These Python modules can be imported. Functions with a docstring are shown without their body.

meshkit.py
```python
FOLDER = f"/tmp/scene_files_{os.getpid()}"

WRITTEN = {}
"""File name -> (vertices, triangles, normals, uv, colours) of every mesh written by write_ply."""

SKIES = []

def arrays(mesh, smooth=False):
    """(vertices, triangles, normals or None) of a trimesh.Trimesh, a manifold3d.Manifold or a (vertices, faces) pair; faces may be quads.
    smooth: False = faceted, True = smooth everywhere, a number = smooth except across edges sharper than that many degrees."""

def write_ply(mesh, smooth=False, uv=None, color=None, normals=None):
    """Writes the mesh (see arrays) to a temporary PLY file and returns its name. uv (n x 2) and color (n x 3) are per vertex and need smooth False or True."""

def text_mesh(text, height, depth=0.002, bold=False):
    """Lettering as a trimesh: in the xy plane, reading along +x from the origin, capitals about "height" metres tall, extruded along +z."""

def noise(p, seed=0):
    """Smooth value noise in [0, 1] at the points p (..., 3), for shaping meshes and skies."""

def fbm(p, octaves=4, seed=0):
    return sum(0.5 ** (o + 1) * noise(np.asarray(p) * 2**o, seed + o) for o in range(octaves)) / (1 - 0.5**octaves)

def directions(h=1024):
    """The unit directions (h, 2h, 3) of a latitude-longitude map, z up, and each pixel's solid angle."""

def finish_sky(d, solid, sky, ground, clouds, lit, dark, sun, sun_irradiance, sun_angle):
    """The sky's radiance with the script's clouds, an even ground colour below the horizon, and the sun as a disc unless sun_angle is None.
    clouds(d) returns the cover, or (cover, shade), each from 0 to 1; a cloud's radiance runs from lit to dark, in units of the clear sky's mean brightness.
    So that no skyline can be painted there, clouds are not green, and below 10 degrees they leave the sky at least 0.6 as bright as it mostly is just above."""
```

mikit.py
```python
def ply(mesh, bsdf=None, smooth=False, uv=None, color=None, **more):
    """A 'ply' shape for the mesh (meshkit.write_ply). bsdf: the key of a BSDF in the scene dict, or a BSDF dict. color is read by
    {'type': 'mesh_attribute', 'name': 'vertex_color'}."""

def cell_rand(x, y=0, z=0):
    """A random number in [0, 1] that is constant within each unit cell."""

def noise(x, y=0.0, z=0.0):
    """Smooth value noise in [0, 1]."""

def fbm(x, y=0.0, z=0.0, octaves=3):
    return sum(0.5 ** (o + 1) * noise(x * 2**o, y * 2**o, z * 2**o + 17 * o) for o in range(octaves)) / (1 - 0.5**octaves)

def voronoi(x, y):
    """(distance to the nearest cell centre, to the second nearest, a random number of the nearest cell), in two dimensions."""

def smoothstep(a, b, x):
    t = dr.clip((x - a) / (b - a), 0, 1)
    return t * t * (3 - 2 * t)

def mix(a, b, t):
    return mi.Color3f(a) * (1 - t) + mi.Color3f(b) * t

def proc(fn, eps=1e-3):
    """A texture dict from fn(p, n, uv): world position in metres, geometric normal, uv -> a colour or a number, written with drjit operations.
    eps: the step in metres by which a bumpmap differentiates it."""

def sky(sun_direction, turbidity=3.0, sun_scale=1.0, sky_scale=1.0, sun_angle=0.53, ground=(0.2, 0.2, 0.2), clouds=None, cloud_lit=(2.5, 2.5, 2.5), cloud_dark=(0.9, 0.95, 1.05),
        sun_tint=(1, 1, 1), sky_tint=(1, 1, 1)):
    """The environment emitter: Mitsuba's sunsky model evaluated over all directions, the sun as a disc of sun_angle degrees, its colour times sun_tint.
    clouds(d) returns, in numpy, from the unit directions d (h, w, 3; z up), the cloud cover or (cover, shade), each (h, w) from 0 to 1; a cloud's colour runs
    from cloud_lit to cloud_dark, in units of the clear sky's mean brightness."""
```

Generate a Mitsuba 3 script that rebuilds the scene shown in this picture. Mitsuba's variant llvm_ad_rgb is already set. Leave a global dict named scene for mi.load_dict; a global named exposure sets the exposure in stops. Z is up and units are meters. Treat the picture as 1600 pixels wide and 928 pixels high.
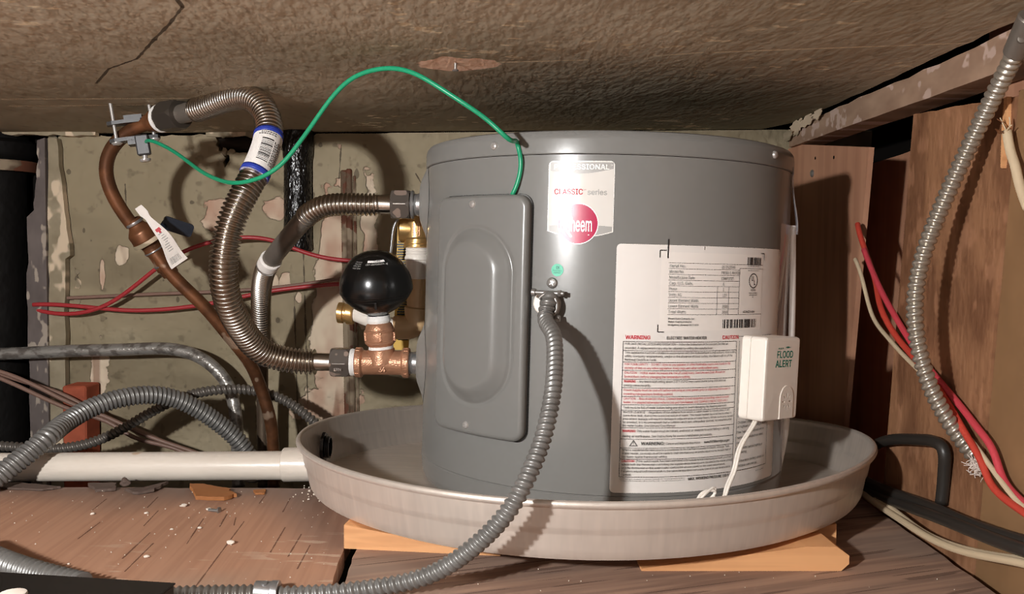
import math, random, numpy as np, trimesh, mitsuba as mi, drjit as dr, mikit, meshkit
import manifold3d as m3
from shapely.geometry import Polygon, Point, box as sbox
from shapely import affinity
from scipy.interpolate import CubicSpline
from mikit import noise, fbm, smoothstep, mix, voronoi, cell_rand
random.seed(7); rng = np.random.default_rng(7)
T = mi.ScalarTransform4f
scene, labels = {}, {}

# ---------------------------------------------------------------- camera, light, exposure
CAM = np.array([-0.09729, -0.98739, 0.24692]); PITCH, ROLL, FOC = 0.05, -0.01089, 1400.1
def cam_axes():
    fwd = np.array([0, math.cos(PITCH), -math.sin(PITCH)])
    r = np.cross(fwd, [0, 0, 1]); r /= np.linalg.norm(r); d = np.cross(fwd, r)
    c, s = math.cos(ROLL), math.sin(ROLL)
    return c * r + s * d, -s * r + c * d, fwd
RIGHT, DOWN, FWD = cam_axes()
scene['camera'] = {'type': 'perspective', 'fov': math.degrees(2 * math.atan(800 / FOC)), 'fov_axis': 'x', 'near_clip': 0.01, 'far_clip': 50,
                   'to_world': T().look_at(origin=CAM.tolist(), target=(CAM + FWD).tolist(), up=(-DOWN).tolist())}
exposure = 0.0
LAMP = (-0.57, -1.13, 0.388)
scene['work_lamp'] = {'type': 'sphere', 'center': LAMP, 'radius': 0.022, 'emitter': {'type': 'area', 'radiance': {'type': 'rgb', 'value': [2780, 2740, 2680]}}}
labels['work_lamp'] = {'label': 'small bright work lamp standing left of the camera', 'category': 'lamp'}
scene['room_light'] = {'type': 'constant', 'radiance': {'type': 'rgb', 'value': [0.36, 0.34, 0.32]}}   # the dim room that the opening looks out to

def at(x, y, Y):
    d = FWD + RIGHT * (x - 800) / FOC + DOWN * (y - 464) / FOC
    return CAM + d * (Y - CAM[1]) / d[1]
def atz(x, y, Z):
    d = FWD + RIGHT * (x - 800) / FOC + DOWN * (y - 464) / FOC
    return CAM + d * (Z - CAM[2]) / d[2]
def atx(x, y, X):
    d = FWD + RIGHT * (x - 800) / FOC + DOWN * (y - 464) / FOC
    return CAM + d * (X - CAM[0]) / d[0]

# ---------------------------------------------------------------- materials
def lin(c):
    c = np.asarray(c, float) / 255
    return np.where(c <= 0.04045, c / 12.92, ((c + 0.055) / 1.055) ** 2.4).tolist()
def rgb(c): return {'type': 'rgb', 'value': lin(c)}
def plain(name, c, rough=0.5, metal=0.0, spec=0.5, coat=0.0, coat_gloss=0.9, sheen=0):
    b = {'type': 'principled', 'base_color': c if isinstance(c, dict) else rgb(c), 'roughness': rough, 'metallic': metal, 'specular': spec}
    if coat: b['clearcoat'] = coat; b['clearcoat_gloss'] = coat_gloss
    scene[name] = {'type': 'twosided', 'bsdf': b}
def bumpy(name, c, height, scale, rough=0.6, metal=0.0, spec=0.4, eps=5e-4, coat=0.0):
    b = {'type': 'principled', 'base_color': c if isinstance(c, dict) else rgb(c), 'roughness': rough, 'metallic': metal, 'specular': spec}
    if coat: b['clearcoat'] = coat; b['clearcoat_gloss'] = 0.9
    scene[name] = {'type': 'twosided', 'bsdf': {'type': 'bumpmap', 'arbitrary': mikit.proc(height, eps), 'scale': scale, 'bsdf': b}}
def L3(c): return mi.Color3f(*lin(c))
def seg_mask(a, b, ax, ay, bx, by, w, wob=0.0):
    """1 on a thin line from (ax, ay) to (bx, by)"""
    dx, dy = bx - ax, by - ay; n = dx * dx + dy * dy
    t = dr.clip(((a - ax) * dx + (b - ay) * dy) / n, 0, 1)
    d = dr.sqrt(dr.square(a - ax - t * dx) + dr.square(b - ay - t * dy))
    return 1 - smoothstep(w * 0.5, w, d + wob)

PEELS = [(-.530, .293, .022, .026), (-.445, .309, .016, .018), (-.478, .34, .008, .007), (-.415, .30, .004, .03),
         (-.368, .25, .012, .09), (-.372, .11, .02, .12), (-.352, .15, .017, .18), (-.308, .27, .011, .09), (-.37, .02, .055, .028), (-.318, .19, .012, .05),
         (-.43, .20, .010, .016), (-.447, .20, .006, .012), (-.412, .178, .006, .012), (-.67, .235, .010, .014), (-.70, .21, .004, .02), (-.705, .06, .012, .05)]
WALL_CRACKS = [(-.405, .27, -.398, .02), (-.418, .18, -.412, -.03), (-.349, .40, -.352, .352), (-.24, .36, -.228, .34), (-.665, .34, -.664, .31), (-.62, .24, -.60, .225)]
def wall_color(p, n, uv):
    x, z = p.x, p.z
    w = fbm(x * 9, z * 9, 3.1, 4); f = fbm(x * 70, z * 70, 1.7, 3)
    c = mix(L3((146, 133, 108)), L3((160, 147, 122)), smoothstep(.3, .75, w))
    c = mix(c, L3((108, 96, 76)), smoothstep(.5, .72, fbm(x * 5 + 9, z * 14, 8, 3)) * .5)
    c = mix(c, L3((92, 82, 64)), smoothstep(.62, .74, f) * .45)
    c = mix(c, L3((60, 50, 40)), smoothstep(.80, .84, noise(x * 95, z * 70, 4.5)) * .6)
    c = mix(c, L3((112, 70, 56)), smoothstep(.030, .008, dr.sqrt(dr.square((x + .462)) + dr.square((z - .205) * .8)) + (f - .5) * .02) * .5)
    rag = (fbm(x * 60, z * 60, 5, 4) - .5) * 1.3
    m = mi.Float(0)
    for cx, cz, rx, rz in PEELS:
        e = dr.sqrt(dr.square((x - cx) / rx) + dr.square((z - cz) / rz)) + rag
        m = dr.maximum(m, 1 - smoothstep(.93, 1.0, e))
    pc = mix(L3((214, 196, 172)), L3((186, 150, 128)), smoothstep(.35, .8, fbm(x * 30, z * 16, 4, 3)))
    pc = mix(pc, L3((120, 74, 52)), smoothstep(.62, .8, fbm(x * 45 + 3, z * 9, 2, 3)) * .6)
    c = mix(c, pc, m)
    for s in WALL_CRACKS:
        c = mix(c, L3((50, 40, 30)), seg_mask(x, z, *s, .0016, (f - .4) * .004 + 0 * x) * .75)
    return c
def wall_height(p, n, uv):
    x, z = p.x, p.z
    rag = (fbm(x * 60, z * 60, 5, 4) - .5) * 1.3
    m = mi.Float(0)
    for cx, cz, rx, rz in PEELS:
        m = dr.maximum(m, 1 - smoothstep(.90, 1.02, dr.sqrt(dr.square((x - cx) / rx) + dr.square((z - cz) / rz)) + rag))
    return fbm(x * 150, z * 150, 2, 3) * .8 + fbm(x * 30, z * 30, 7, 3) * 2.0 - m * 1.0
bumpy('m_wall', mikit.proc(wall_color), wall_height, .0034, .75, spec=.25)

def ceil_color(p, n, uv):
    x, y = p.x, p.y
    w = fbm(x * 6, y * 6, 3.1, 4); f = fbm(x * 150, y * 55, 1.7, 3)
    c = mix(L3((180, 168, 148)), L3((156, 145, 126)), smoothstep(.3, .72, w))
    c = mix(c, L3((122, 110, 88)), smoothstep(-.08, .18, y + (w - .5) * .3) * .55)  # light falling off towards the back, painted into the plaster colour
    c = mix(c, L3((104, 108, 88)), smoothstep(-.1, .2, x + (w - .5) * .2) * smoothstep(-.08, .15, y) * .6)  # greenish shade above the heater painted in, where bounce light is blocked
    st = smoothstep(.66, .76, fbm(x * 60, y * 90, 4.0, 3)) * smoothstep(.56, .66, fbm(x * 7, y * 9, 9, 2))
    c = mix(c, L3((226, 208, 176)), st * .6)
    c = mix(c, L3((112, 100, 84)), smoothstep(.58, .75, f) * .35)
    e = dr.sqrt(dr.square((x + .152) / .042) + dr.square((y + .135) / .030)) + (fbm(x * 50, y * 50, 1, 3) - .5) * .8
    c = mix(c, mix(L3((250, 220, 196)), L3((230, 190, 166)), f), 1 - smoothstep(.92, 1.02, e))
    wob = (fbm(x * 12, y * 12, 6, 2) - .5) * .012
    for s in ((-.115, -.141, -.03, -.15), (.03, -.165, .07, -.178), (.08, -.178, .34, -.216), (-.68, .041, -.39, .043), (-.70, .09, -.5, .085)):
        c = mix(c, L3((222, 204, 172)), seg_mask(x, y, *s, .0018, (f - .5) * .002) * .8)
    for s in ((-.325, -.40, -.336, -.335), (-.336, -.335, -.362, -.29), (-.362, -.29, -.395, -.238), (-.395, -.238, -.44, -.165), (-.44, -.165, -.484, -.123), (-.484, -.123, -.53, -.05)):
        c = mix(c, L3((52, 42, 32)), seg_mask(x, y, *s, .0017, (f - .5) * .003) * .85)
    return c
def ceil_height(p, n, uv):
    x, y = p.x, p.y
    f = fbm(x * 150, y * 55, 1.7, 3)
    h = fbm(x * 210, y * 75, 2, 3) * 1.0 + fbm(x * 80, y * 40, 4.0, 3) * .8 + fbm(x * 18, y * 14, 3, 3) * 1.6
    for s in ((-.115, -.141, -.03, -.15), (.03, -.165, .07, -.178), (.08, -.178, .34, -.216), (-.68, .041, -.39, .043)):
        h -= seg_mask(x, y, *s, .003, (f - .5) * .002) * .8
    return h
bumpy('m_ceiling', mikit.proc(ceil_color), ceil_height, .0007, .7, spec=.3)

def wood_fn(light, dark, ax, ring=60., streak=220., knot=1.0):
    """wood with grain along the axis ax"""
    def fn(p, n, uv):
        q = [p.x, p.y, p.z]; a = q[ax]; b, c_ = [q[i] for i in range(3) if i != ax]
        w = fbm(a * 3, b * 14, c_ * 14, 3)
        g = fbm(a * 7 + w * 3, b * streak, c_ * streak, 3)
        r = .5 + .5 * dr.sin((b + c_) * ring * 6.28 + w * 22)
        c = mix(L3(light), L3(dark), dr.clip(smoothstep(.35, .7, g) * .40 + r * .08 + (w - .5) * 1.5, 0, 1))
        return c
    return fn
SPLITS = [(-.354, -.133, -.341, -.306), (-.396, -.125, -.385, -.20), (-.378, -.11, -.372, -.15), (-.33, -.05, -.325, -.10), (-.43, -.17, -.425, -.24), (-.415, -.20, -.41, -.27), (-.45, -.1, -.444, -.15),
          (-.29, -.17, -.287, -.23), (-.31, -.15, -.305, -.22), (-.47, -.05, -.465, -.09), (-.52, -.06, -.516, -.1), (-.49, -.14, -.487, -.19), (-.36, -.03, -.357, -.07), (-.366, -.12, -.36, -.145), (-.275, -.2, -.272, -.26)]
def ply_color(p, n, uv):
    x, y = p.x, p.y
    w = fbm(x * 6, y * 5, 2, 4)
    g = fbm(x * 190 + y * 12, y * 7, p.z * 90, 3)
    c = mix(L3((180, 136, 110)), L3((170, 126, 101)), smoothstep(.35, .7, g))
    c = mix(c, L3((166, 136, 116)), smoothstep(.45, .7, w) * .75)
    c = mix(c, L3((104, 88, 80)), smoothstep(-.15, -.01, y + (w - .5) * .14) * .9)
    c = mix(c, L3((110, 92, 84)), smoothstep(.06, .0, dr.abs(dr.sqrt(dr.square(x + .02) + dr.square(y)) - .30)) * .6)  # contact shade of the drain pan painted on as a dark ring
    f = fbm(x * 90, y * 90, 1.7, 2)
    for s in SPLITS:
        c = mix(c, L3((92, 60, 46)), seg_mask(x, y, *s, .0009, (f - .5) * .0011) * .8)
    c = mix(c, L3((215, 195, 175)), smoothstep(.66, .75, fbm(x * 30 + y * 20, y * 120, 5, 3)) * smoothstep(.6, .72, fbm(x * 9, y * 9, 4, 2)) * .3)
    return c
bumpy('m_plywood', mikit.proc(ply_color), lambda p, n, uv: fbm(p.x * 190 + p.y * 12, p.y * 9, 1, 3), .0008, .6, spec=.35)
def board_color(p, n, uv):
    x, y = p.x, p.y
    a = x * .94 + y * .34; b = -x * .34 + y * .94
    w = fbm(a * 5, b * 12, 2, 4); g = fbm(a * 9, b * 170, 3, 3)
    c = mix(L3((156, 126, 108)), L3((132, 106, 92)), smoothstep(.3, .7, g))
    c = mix(c, L3((140, 122, 110)), smoothstep(.45, .7, w) * .6)
    c = mix(c, L3((84, 64, 56)), smoothstep(.78, .84, noise(a * 14, b * 260, 5)) * .6)
    return c
bumpy('m_floor_board', mikit.proc(board_color), lambda p, n, uv: fbm((p.x * .94 + p.y * .34) * 9, (-p.x * .34 + p.y * .94) * 190, 1, 3), .0005, .65, spec=.3)
def post_color(p, n, uv):
    y, z = p.y, p.z
    c = mix(L3((146, 105, 76)), L3((114, 78, 55)), smoothstep(.30, .72, fbm(y * 34, z * 15, 2, 4)))
    c = mix(c, L3((92, 58, 40)), smoothstep(.55, .78, fbm(y * 190, z * 90, 5, 3)) * .3)
    return mix(c, L3((172, 126, 96)), smoothstep(.58, .76, fbm(y * 70 + 7, z * 34, 9, 3)) * .4)
bumpy('m_post', mikit.proc(post_color), lambda p, n, uv: fbm(p.y * 170, p.z * 60, 1, 3), .0026, .7, spec=.2)
plain('m_panel_board', mikit.proc(lambda p, n, uv: mix(L3((142, 108, 76)), L3((122, 92, 64)), fbm(p.y * 30, p.z * 22, 1, 4))), .7, spec=.2)
plain('m_old_plank', mikit.proc(wood_fn((186, 138, 110), (158, 112, 88), 2, 8, 70)), .7, spec=.25)
bumpy('m_beam', mikit.proc(lambda p, n, uv: mix(mix(L3((170, 142, 120)), L3((132, 104, 86)), fbm(p.y * 26, p.z * 60, 1, 4)), L3((196, 172, 160)), smoothstep(.62, .72, fbm(p.y * 55, p.z * 70, 4, 3)) * .7)),
      lambda p, n, uv: fbm(p.y * 60, p.z * 120, 1, 3), .002, .75, spec=.2)
plain('m_shim', mikit.proc(wood_fn((214, 160, 112), (176, 118, 76), 0, 60, 160)), .6, spec=.3)
plain('m_dark_wood', (44, 34, 28), .8, spec=.2)
plain('m_void', (20, 17, 15), .9, spec=.1)
plain('m_trim', mikit.proc(lambda p, n, uv: mix(mix(L3((112, 102, 98)), L3((78, 70, 68)), fbm(p.x * 60, p.z * 25, 1, 4)), L3((186, 172, 156)), smoothstep(.62, .70, fbm(p.x * 80, p.z * 40, 4, 3)) * .6)), .75, spec=.2)
plain('m_plaster_edge', mikit.proc(lambda p, n, uv: mix(mix(L3((160, 148, 126)), L3((128, 116, 94)), fbm(p.x * 50, p.z * 50, 1, 4)), L3((206, 186, 160)), smoothstep(.52, .60, fbm(p.x * 46, p.z * 30, 6, 3)))), .75, spec=.2)
plain('m_brick', mikit.proc(lambda p, n, uv: mix(L3((176, 92, 66)), L3((140, 70, 52)), fbm(p.x * 60, p.y * 60, p.z * 60, 4))), .8, spec=.2)
bumpy('m_iron', (15, 13, 12), lambda p, n, uv: fbm(p.x * 90, p.y * 90, p.z * 60, 3), .002, .7, spec=.15)
bumpy('m_tar', (16, 15, 15), lambda p, n, uv: fbm(p.x * 260, p.y * 260, p.z * 90, 3), .003, .25, spec=.6)
plain('m_rust_pipe', mikit.proc(lambda p, n, uv: mix(mix(L3((140, 124, 104)), L3((96, 78, 62)), smoothstep(.4, .62, fbm(p.x * 60, p.z * 45, 2, 3))), L3((98, 60, 44)), smoothstep(.56, .66, fbm(p.x * 90, p.z * 60, 7, 3)))), .75, spec=.25)
plain('m_pvc', mikit.proc(lambda p, n, uv: mix(mix(L3((226, 216, 204)), L3((206, 194, 180)), fbm(p.x * 14, p.y * 60, p.z * 60, 3)), L3((186, 138, 80)), smoothstep(.70, .78, fbm(p.x * 40, p.y * 40, p.z * 40, 3)) * .5)), .28, spec=.5)
plain('m_cpvc', (206, 172, 130), .4, spec=.5)
plain('m_white_plastic', (232, 224, 214), .35, spec=.5)
plain('m_stainless', (200, 192, 182), .23, 1.0)
plain('m_tube_grey', (128, 120, 112), .42, .6)
plain('m_nut_steel', mikit.proc(lambda p, n, uv: mix(L3((112, 104, 98)), L3((176, 156, 144)), smoothstep(.58, .64, fbm(p.x * 90, p.y * 90, p.z * 90, 2)))), .35, .6)
plain('m_nut_dark', (84, 77, 70), .35, .6)
plain('m_galv', mikit.proc(lambda p, n, uv: mix(L3((196, 196, 196)), L3((150, 150, 152)), fbm(p.x * 90, p.y * 90, p.z * 90, 3))), .28, .8)
bumpy('m_emt', mikit.proc(lambda p, n, uv: mix(L3((160, 156, 150)), L3((118, 112, 106)), smoothstep(.4, .65, fbm(p.x * 120, p.y * 120, p.z * 120, 3)))), lambda p, n, uv: noise(p.x * 500, p.y * 500, p.z * 500), .0004, .35, .5)
plain('m_flex', mikit.proc(lambda p, n, uv: mix(L3((140, 138, 135)), L3((108, 106, 103)), fbm(p.x * 70, p.y * 70, p.z * 70, 3))), .36, .45)
plain('m_flex_dark', (112, 106, 100), .36, .45)
plain('m_armor', (178, 170, 158), .28, .75)
def pan_color(p, n, uv):
    a = dr.atan2(p.y, p.x)
    return mix(L3((224, 211, 199)), L3((208, 196, 185)), fbm(a * 60, p.z * 30, 3, 3))
bumpy('m_pan', mikit.proc(pan_color), lambda p, n, uv: fbm(dr.atan2(p.y, p.x) * 120, p.z * 60, 1, 2), .00008, .40, .55)
plain('m_copper', mikit.proc(lambda p, n, uv: mix(mix(L3((126, 82, 54)), L3((92, 60, 40)), smoothstep(.3, .65, fbm(p.x * 40, p.y * 40, p.z * 40, 4))), L3((176, 150, 128)), smoothstep(.64, .72, fbm(p.x * 60, p.y * 60, p.z * 40 + 4, 3)) * smoothstep(.27, .23, p.z) * .7)), .38, .5)
plain('m_copper_old', mikit.proc(lambda p, n, uv: mix(L3((120, 104, 88)), L3((84, 68, 54)), fbm(p.x * 60, p.y * 60, p.z * 25, 3))), .5, .6)
bumpy('m_bronze', mikit.proc(lambda p, n, uv: mix(L3((196, 146, 116)), L3((160, 114, 88)), fbm(p.x * 130, p.y * 130, p.z * 130, 3))), lambda p, n, uv: noise(p.x * 900, p.y * 900, p.z * 900), .0003, .38, .5)
plain('m_brass', (214, 172, 112), .28, .8)
plain('m_tape', (222, 220, 216), .55, spec=.4)
plain('m_blue', (44, 62, 158), .4)
plain('m_black_plastic', (14, 14, 14), .22, spec=.5)
plain('m_black_rubber', (30, 30, 30), .5)
plain('m_black_box', (26, 23, 21), .45)
plain('m_jacket', (118, 117, 114), .25, spec=.4, coat=.3, coat_gloss=.95)
plain('m_panel', (116, 115, 112), .27, spec=.45, coat=.3, coat_gloss=.94)
plain('m_collar', (132, 130, 126), .4, spec=.5)
plain('m_gap_shade', (46, 46, 46), .6)
plain('m_label', (226, 221, 216), .40, spec=.4)
plain('m_brand', (214, 210, 204), .17, spec=.5)
plain('m_plate', (232, 226, 220), .34, spec=.45)
plain('m_ink', (34, 33, 34), .5)
plain('m_ink_red', (186, 34, 48), .5)
plain('m_logo_red', (178, 18, 70), .28, spec=.4)
plain('m_print_grey', (160, 158, 154), .35)
plain('m_print_white', (240, 238, 234), .35)
plain('m_ink_teal', (30, 112, 96), .5)
plain('m_sticker_green', (70, 182, 148), .45)
plain('m_screw', (196, 192, 188), .25, .55)
plain('m_steel', (156, 152, 148), .30, .7)
plain('m_clamp', (80, 80, 81), .45, .5)
plain('m_green_wire', (28, 140, 100), .35, spec=.5)
plain('m_red_wire', (164, 50, 54), .4, spec=.5)
plain('m_red_cable', (186, 66, 52), .45, spec=.4)
plain('m_pink_cable', (192, 66, 76), .45, spec=.4)
plain('m_brown_cable', (128, 100, 88), .45, spec=.4)
plain('m_cream_cable', (198, 178, 148), .5, spec=.4)
plain('m_black_cable', (44, 41, 38), .4, spec=.5)
plain('m_handle', (22, 30, 42), .4)
plain('m_paper', (222, 214, 206), .6)
plain('m_yellow', (206, 164, 60), .5)
plain('m_bark', (150, 96, 54), .8)
plain('m_bark_dark', (88, 72, 64), .8)
plain('m_plaster_bit', (226, 214, 200), .8)
plain('m_fuzz', (214, 200, 190), .9)
scene['m_clear'] = {'type': 'blendbsdf', 'weight': {'type': 'rgb', 'value': .22}, 'a': {'type': 'thindielectric'}, 'b': {'type': 'twosided', 'bsdf': {'type': 'roughplastic', 'diffuse_reflectance': rgb((220, 222, 235)), 'alpha': .15}}}

# ---------------------------------------------------------------- mesh helpers
def cat(ms): return trimesh.util.concatenate([m for m in ms if m is not None and len(m.faces)])
def frames(P):
    t = np.gradient(P, axis=0); t /= np.linalg.norm(t, axis=1, keepdims=True)
    u = np.cross(t[0], [0, 0, 1]);
    if np.linalg.norm(u) < 1e-3: u = np.cross(t[0], [0, 1, 0])
    u /= np.linalg.norm(u); U = [u]
    for i in range(1, len(P)):
        u = U[-1] - t[i] * (U[-1] @ t[i]); U.append(u / np.linalg.norm(u))
    U = np.array(U); return t, U, np.cross(t, U)
def grid_faces(n, k, close=True):
    i, j = np.meshgrid(np.arange(n - 1), np.arange(k if close else k - 1), indexing='ij')
    a, b, c, d = i * k + j, i * k + (j + 1) % k, (i + 1) * k + (j + 1) % k, (i + 1) * k + j
    q = np.stack([a, b, c, d], -1).reshape(-1, 4)
    return np.vstack([q[:, [0, 1, 2]], q[:, [0, 2, 3]]])
def spline(pts, step=0.004, n=None):
    P = np.array(pts, float); s = np.r_[0, np.cumsum(np.linalg.norm(np.diff(P, axis=0), axis=1) ** .75)]
    cs = CubicSpline(s, P); f = cs(np.linspace(0, s[-1], 1500))
    l = np.r_[0, np.cumsum(np.linalg.norm(np.diff(f, axis=0), axis=1))]
    n = n or max(6, int(l[-1] / step))
    q = np.linspace(0, l[-1], n)
    return np.stack([np.interp(q, l, f[:, k]) for k in range(3)], 1)
def tube(P, r, sides=16, rfun=None, flat=None):
    """swept tube with end caps; rfun(arc length, angle) adds to the radius"""
    P = np.asarray(P, float); t, U, V = frames(P)
    s = np.r_[0, np.cumsum(np.linalg.norm(np.diff(P, axis=0), axis=1))]
    a = np.arange(sides) * 2 * np.pi / sides
    R = np.broadcast_to(np.asarray(r, float).reshape(-1, 1) if np.ndim(r) else r, (len(P), sides)).copy()
    if rfun: R = R + rfun(s[:, None], a[None, :])
    c, d = np.cos(a), np.sin(a)
    if flat: d = d * flat
    v = P[:, None] + R[..., None] * (c[None, :, None] * U[:, None] + d[None, :, None] * V[:, None])
    v = v.reshape(-1, 3); f = grid_faces(len(P), sides)
    k = np.arange(sides); n0 = len(v)
    v = np.vstack([v, P[:1], P[-1:]])
    f = np.vstack([f, np.stack([k * 0 + n0, (k + 1) % sides, k], 1), np.stack([k * 0 + n0 + 1, (n0 - sides) + k, (n0 - sides) + (k + 1) % sides], 1)])
    return trimesh.Trimesh(v, f, process=False)
def basis(d):
    d = np.asarray(d, float); d = d / np.linalg.norm(d)
    u = np.cross([0, 0, 1.0], d) if abs(d[2]) < .95 else np.cross([0, 1.0, 0], d)
    u /= np.linalg.norm(u); return u, np.cross(d, u), d
def place(m, o, d, spin=0):
    """the mesh's z axis along d, its origin at o"""
    u, v, w = basis(d); c, s = math.cos(spin), math.sin(spin)
    M = np.eye(4); M[:3, 0] = c * u + s * v; M[:3, 1] = -s * u + c * v; M[:3, 2] = w; M[:3, 3] = o
    m = m.copy(); m.apply_transform(M); return m
def lathe(prof, o=(0, 0, 0), d=(0, 0, 1), sides=32):
    prof = np.array(prof, float); a = np.arange(sides) * 2 * np.pi / sides
    v = np.stack([prof[:, :1] * np.cos(a), prof[:, :1] * np.sin(a), np.repeat(prof[:, 1:], sides, 1)], -1).reshape(-1, 3)
    f = grid_faces(len(prof), sides)
    m = trimesh.Trimesh(v, f, process=False); m.merge_vertices(); m.update_faces(m.nondegenerate_faces())
    return place(m, o, d)
def cyl(p0, p1, r, sides=24, bev=None):
    p0, p1 = np.array(p0, float), np.array(p1, float); l = np.linalg.norm(p1 - p0); b = min(r, l / 2) * .15 if bev is None else bev
    return lathe([(0, 0), (r - b, 0), (r, b), (r, l - b), (r - b, l), (0, l)], p0, p1 - p0, sides)
def hexnut(p0, p1, r, bev=.12):
    p0, p1 = np.array(p0, float), np.array(p1, float); l = np.linalg.norm(p1 - p0)
    a = m3.CrossSection([[(r * math.cos(k * math.pi / 3), r * math.sin(k * math.pi / 3)) for k in range(6)]])
    m = m3.Manifold.extrude(a, l) ^ m3.Manifold.cylinder(l, r * .985, r * .985, 48)
    cone = m3.Manifold.hull_points(np.array([(r * (1 - bev if z in (0, l) else 1) * math.cos(t), r * (1 - bev if z in (0, l) else 1) * math.sin(t), z) for t in np.linspace(0, 2 * np.pi, 48, endpoint=False) for z in (0, l * .2, l * .8, l)]))
    g = (m ^ cone).to_mesh()
    return place(trimesh.Trimesh(g.vert_properties[:, :3], g.tri_verts, process=False), p0, p1 - p0)
def cbox(lo, hi, c=.002):
    lo, hi = np.minimum(lo, hi), np.maximum(lo, hi); c = min(c, .45 * float((hi - lo).min())); pts = []
    for sx in (0, 1):
        for sy in (0, 1):
            for sz in (0, 1):
                k = np.array([hi[i] if s else lo[i] for i, s in enumerate((sx, sy, sz))]); e = np.array([-1 if s else 1 for s in (sx, sy, sz)]) * c
                for z in range(3):
                    q = k + e; q[z] = k[z]; pts.append(q)
    return trimesh.convex.convex_hull(np.array(pts))
def rot(m, axis, ang, o=(0, 0, 0)):
    m = m.copy(); m.apply_transform(trimesh.transformations.rotation_matrix(ang, axis, o)); return m
def prism(pts, depth, M=None):
    """outline in the plane, extruded by depth along z, then M"""
    m = trimesh.creation.extrude_polygon(Polygon(pts).buffer(0) if not isinstance(pts, Polygon) else pts, depth, engine='earcut')
    if M is not None: m.apply_transform(M)
    return m
XZ = np.array([[1, 0, 0, 0], [0, 0, -1, 0], [0, 1, 0, 0], [0, 0, 0, 1.0]])      # outline (x, z), extruded towards the viewer (-y)
def rough_line(a, b, n, amp, seed):
    r = np.random.default_rng(seed); t = np.linspace(0, 1, n)[:, None]
    P = np.array(a) * (1 - t) + np.array(b) * t; d = np.array(b, float) - a; d = np.array([-d[1], d[0]]) / np.linalg.norm(d)
    k = np.cumsum(r.normal(0, 1, n)); k -= np.linspace(k[0], k[-1], n); k = k / (np.abs(k).max() + 1e-9) * .6 + r.normal(0, .35, n); k[0] = k[-1] = 0
    return [tuple(x) for x in P + d * amp * k[:, None]]
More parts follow.
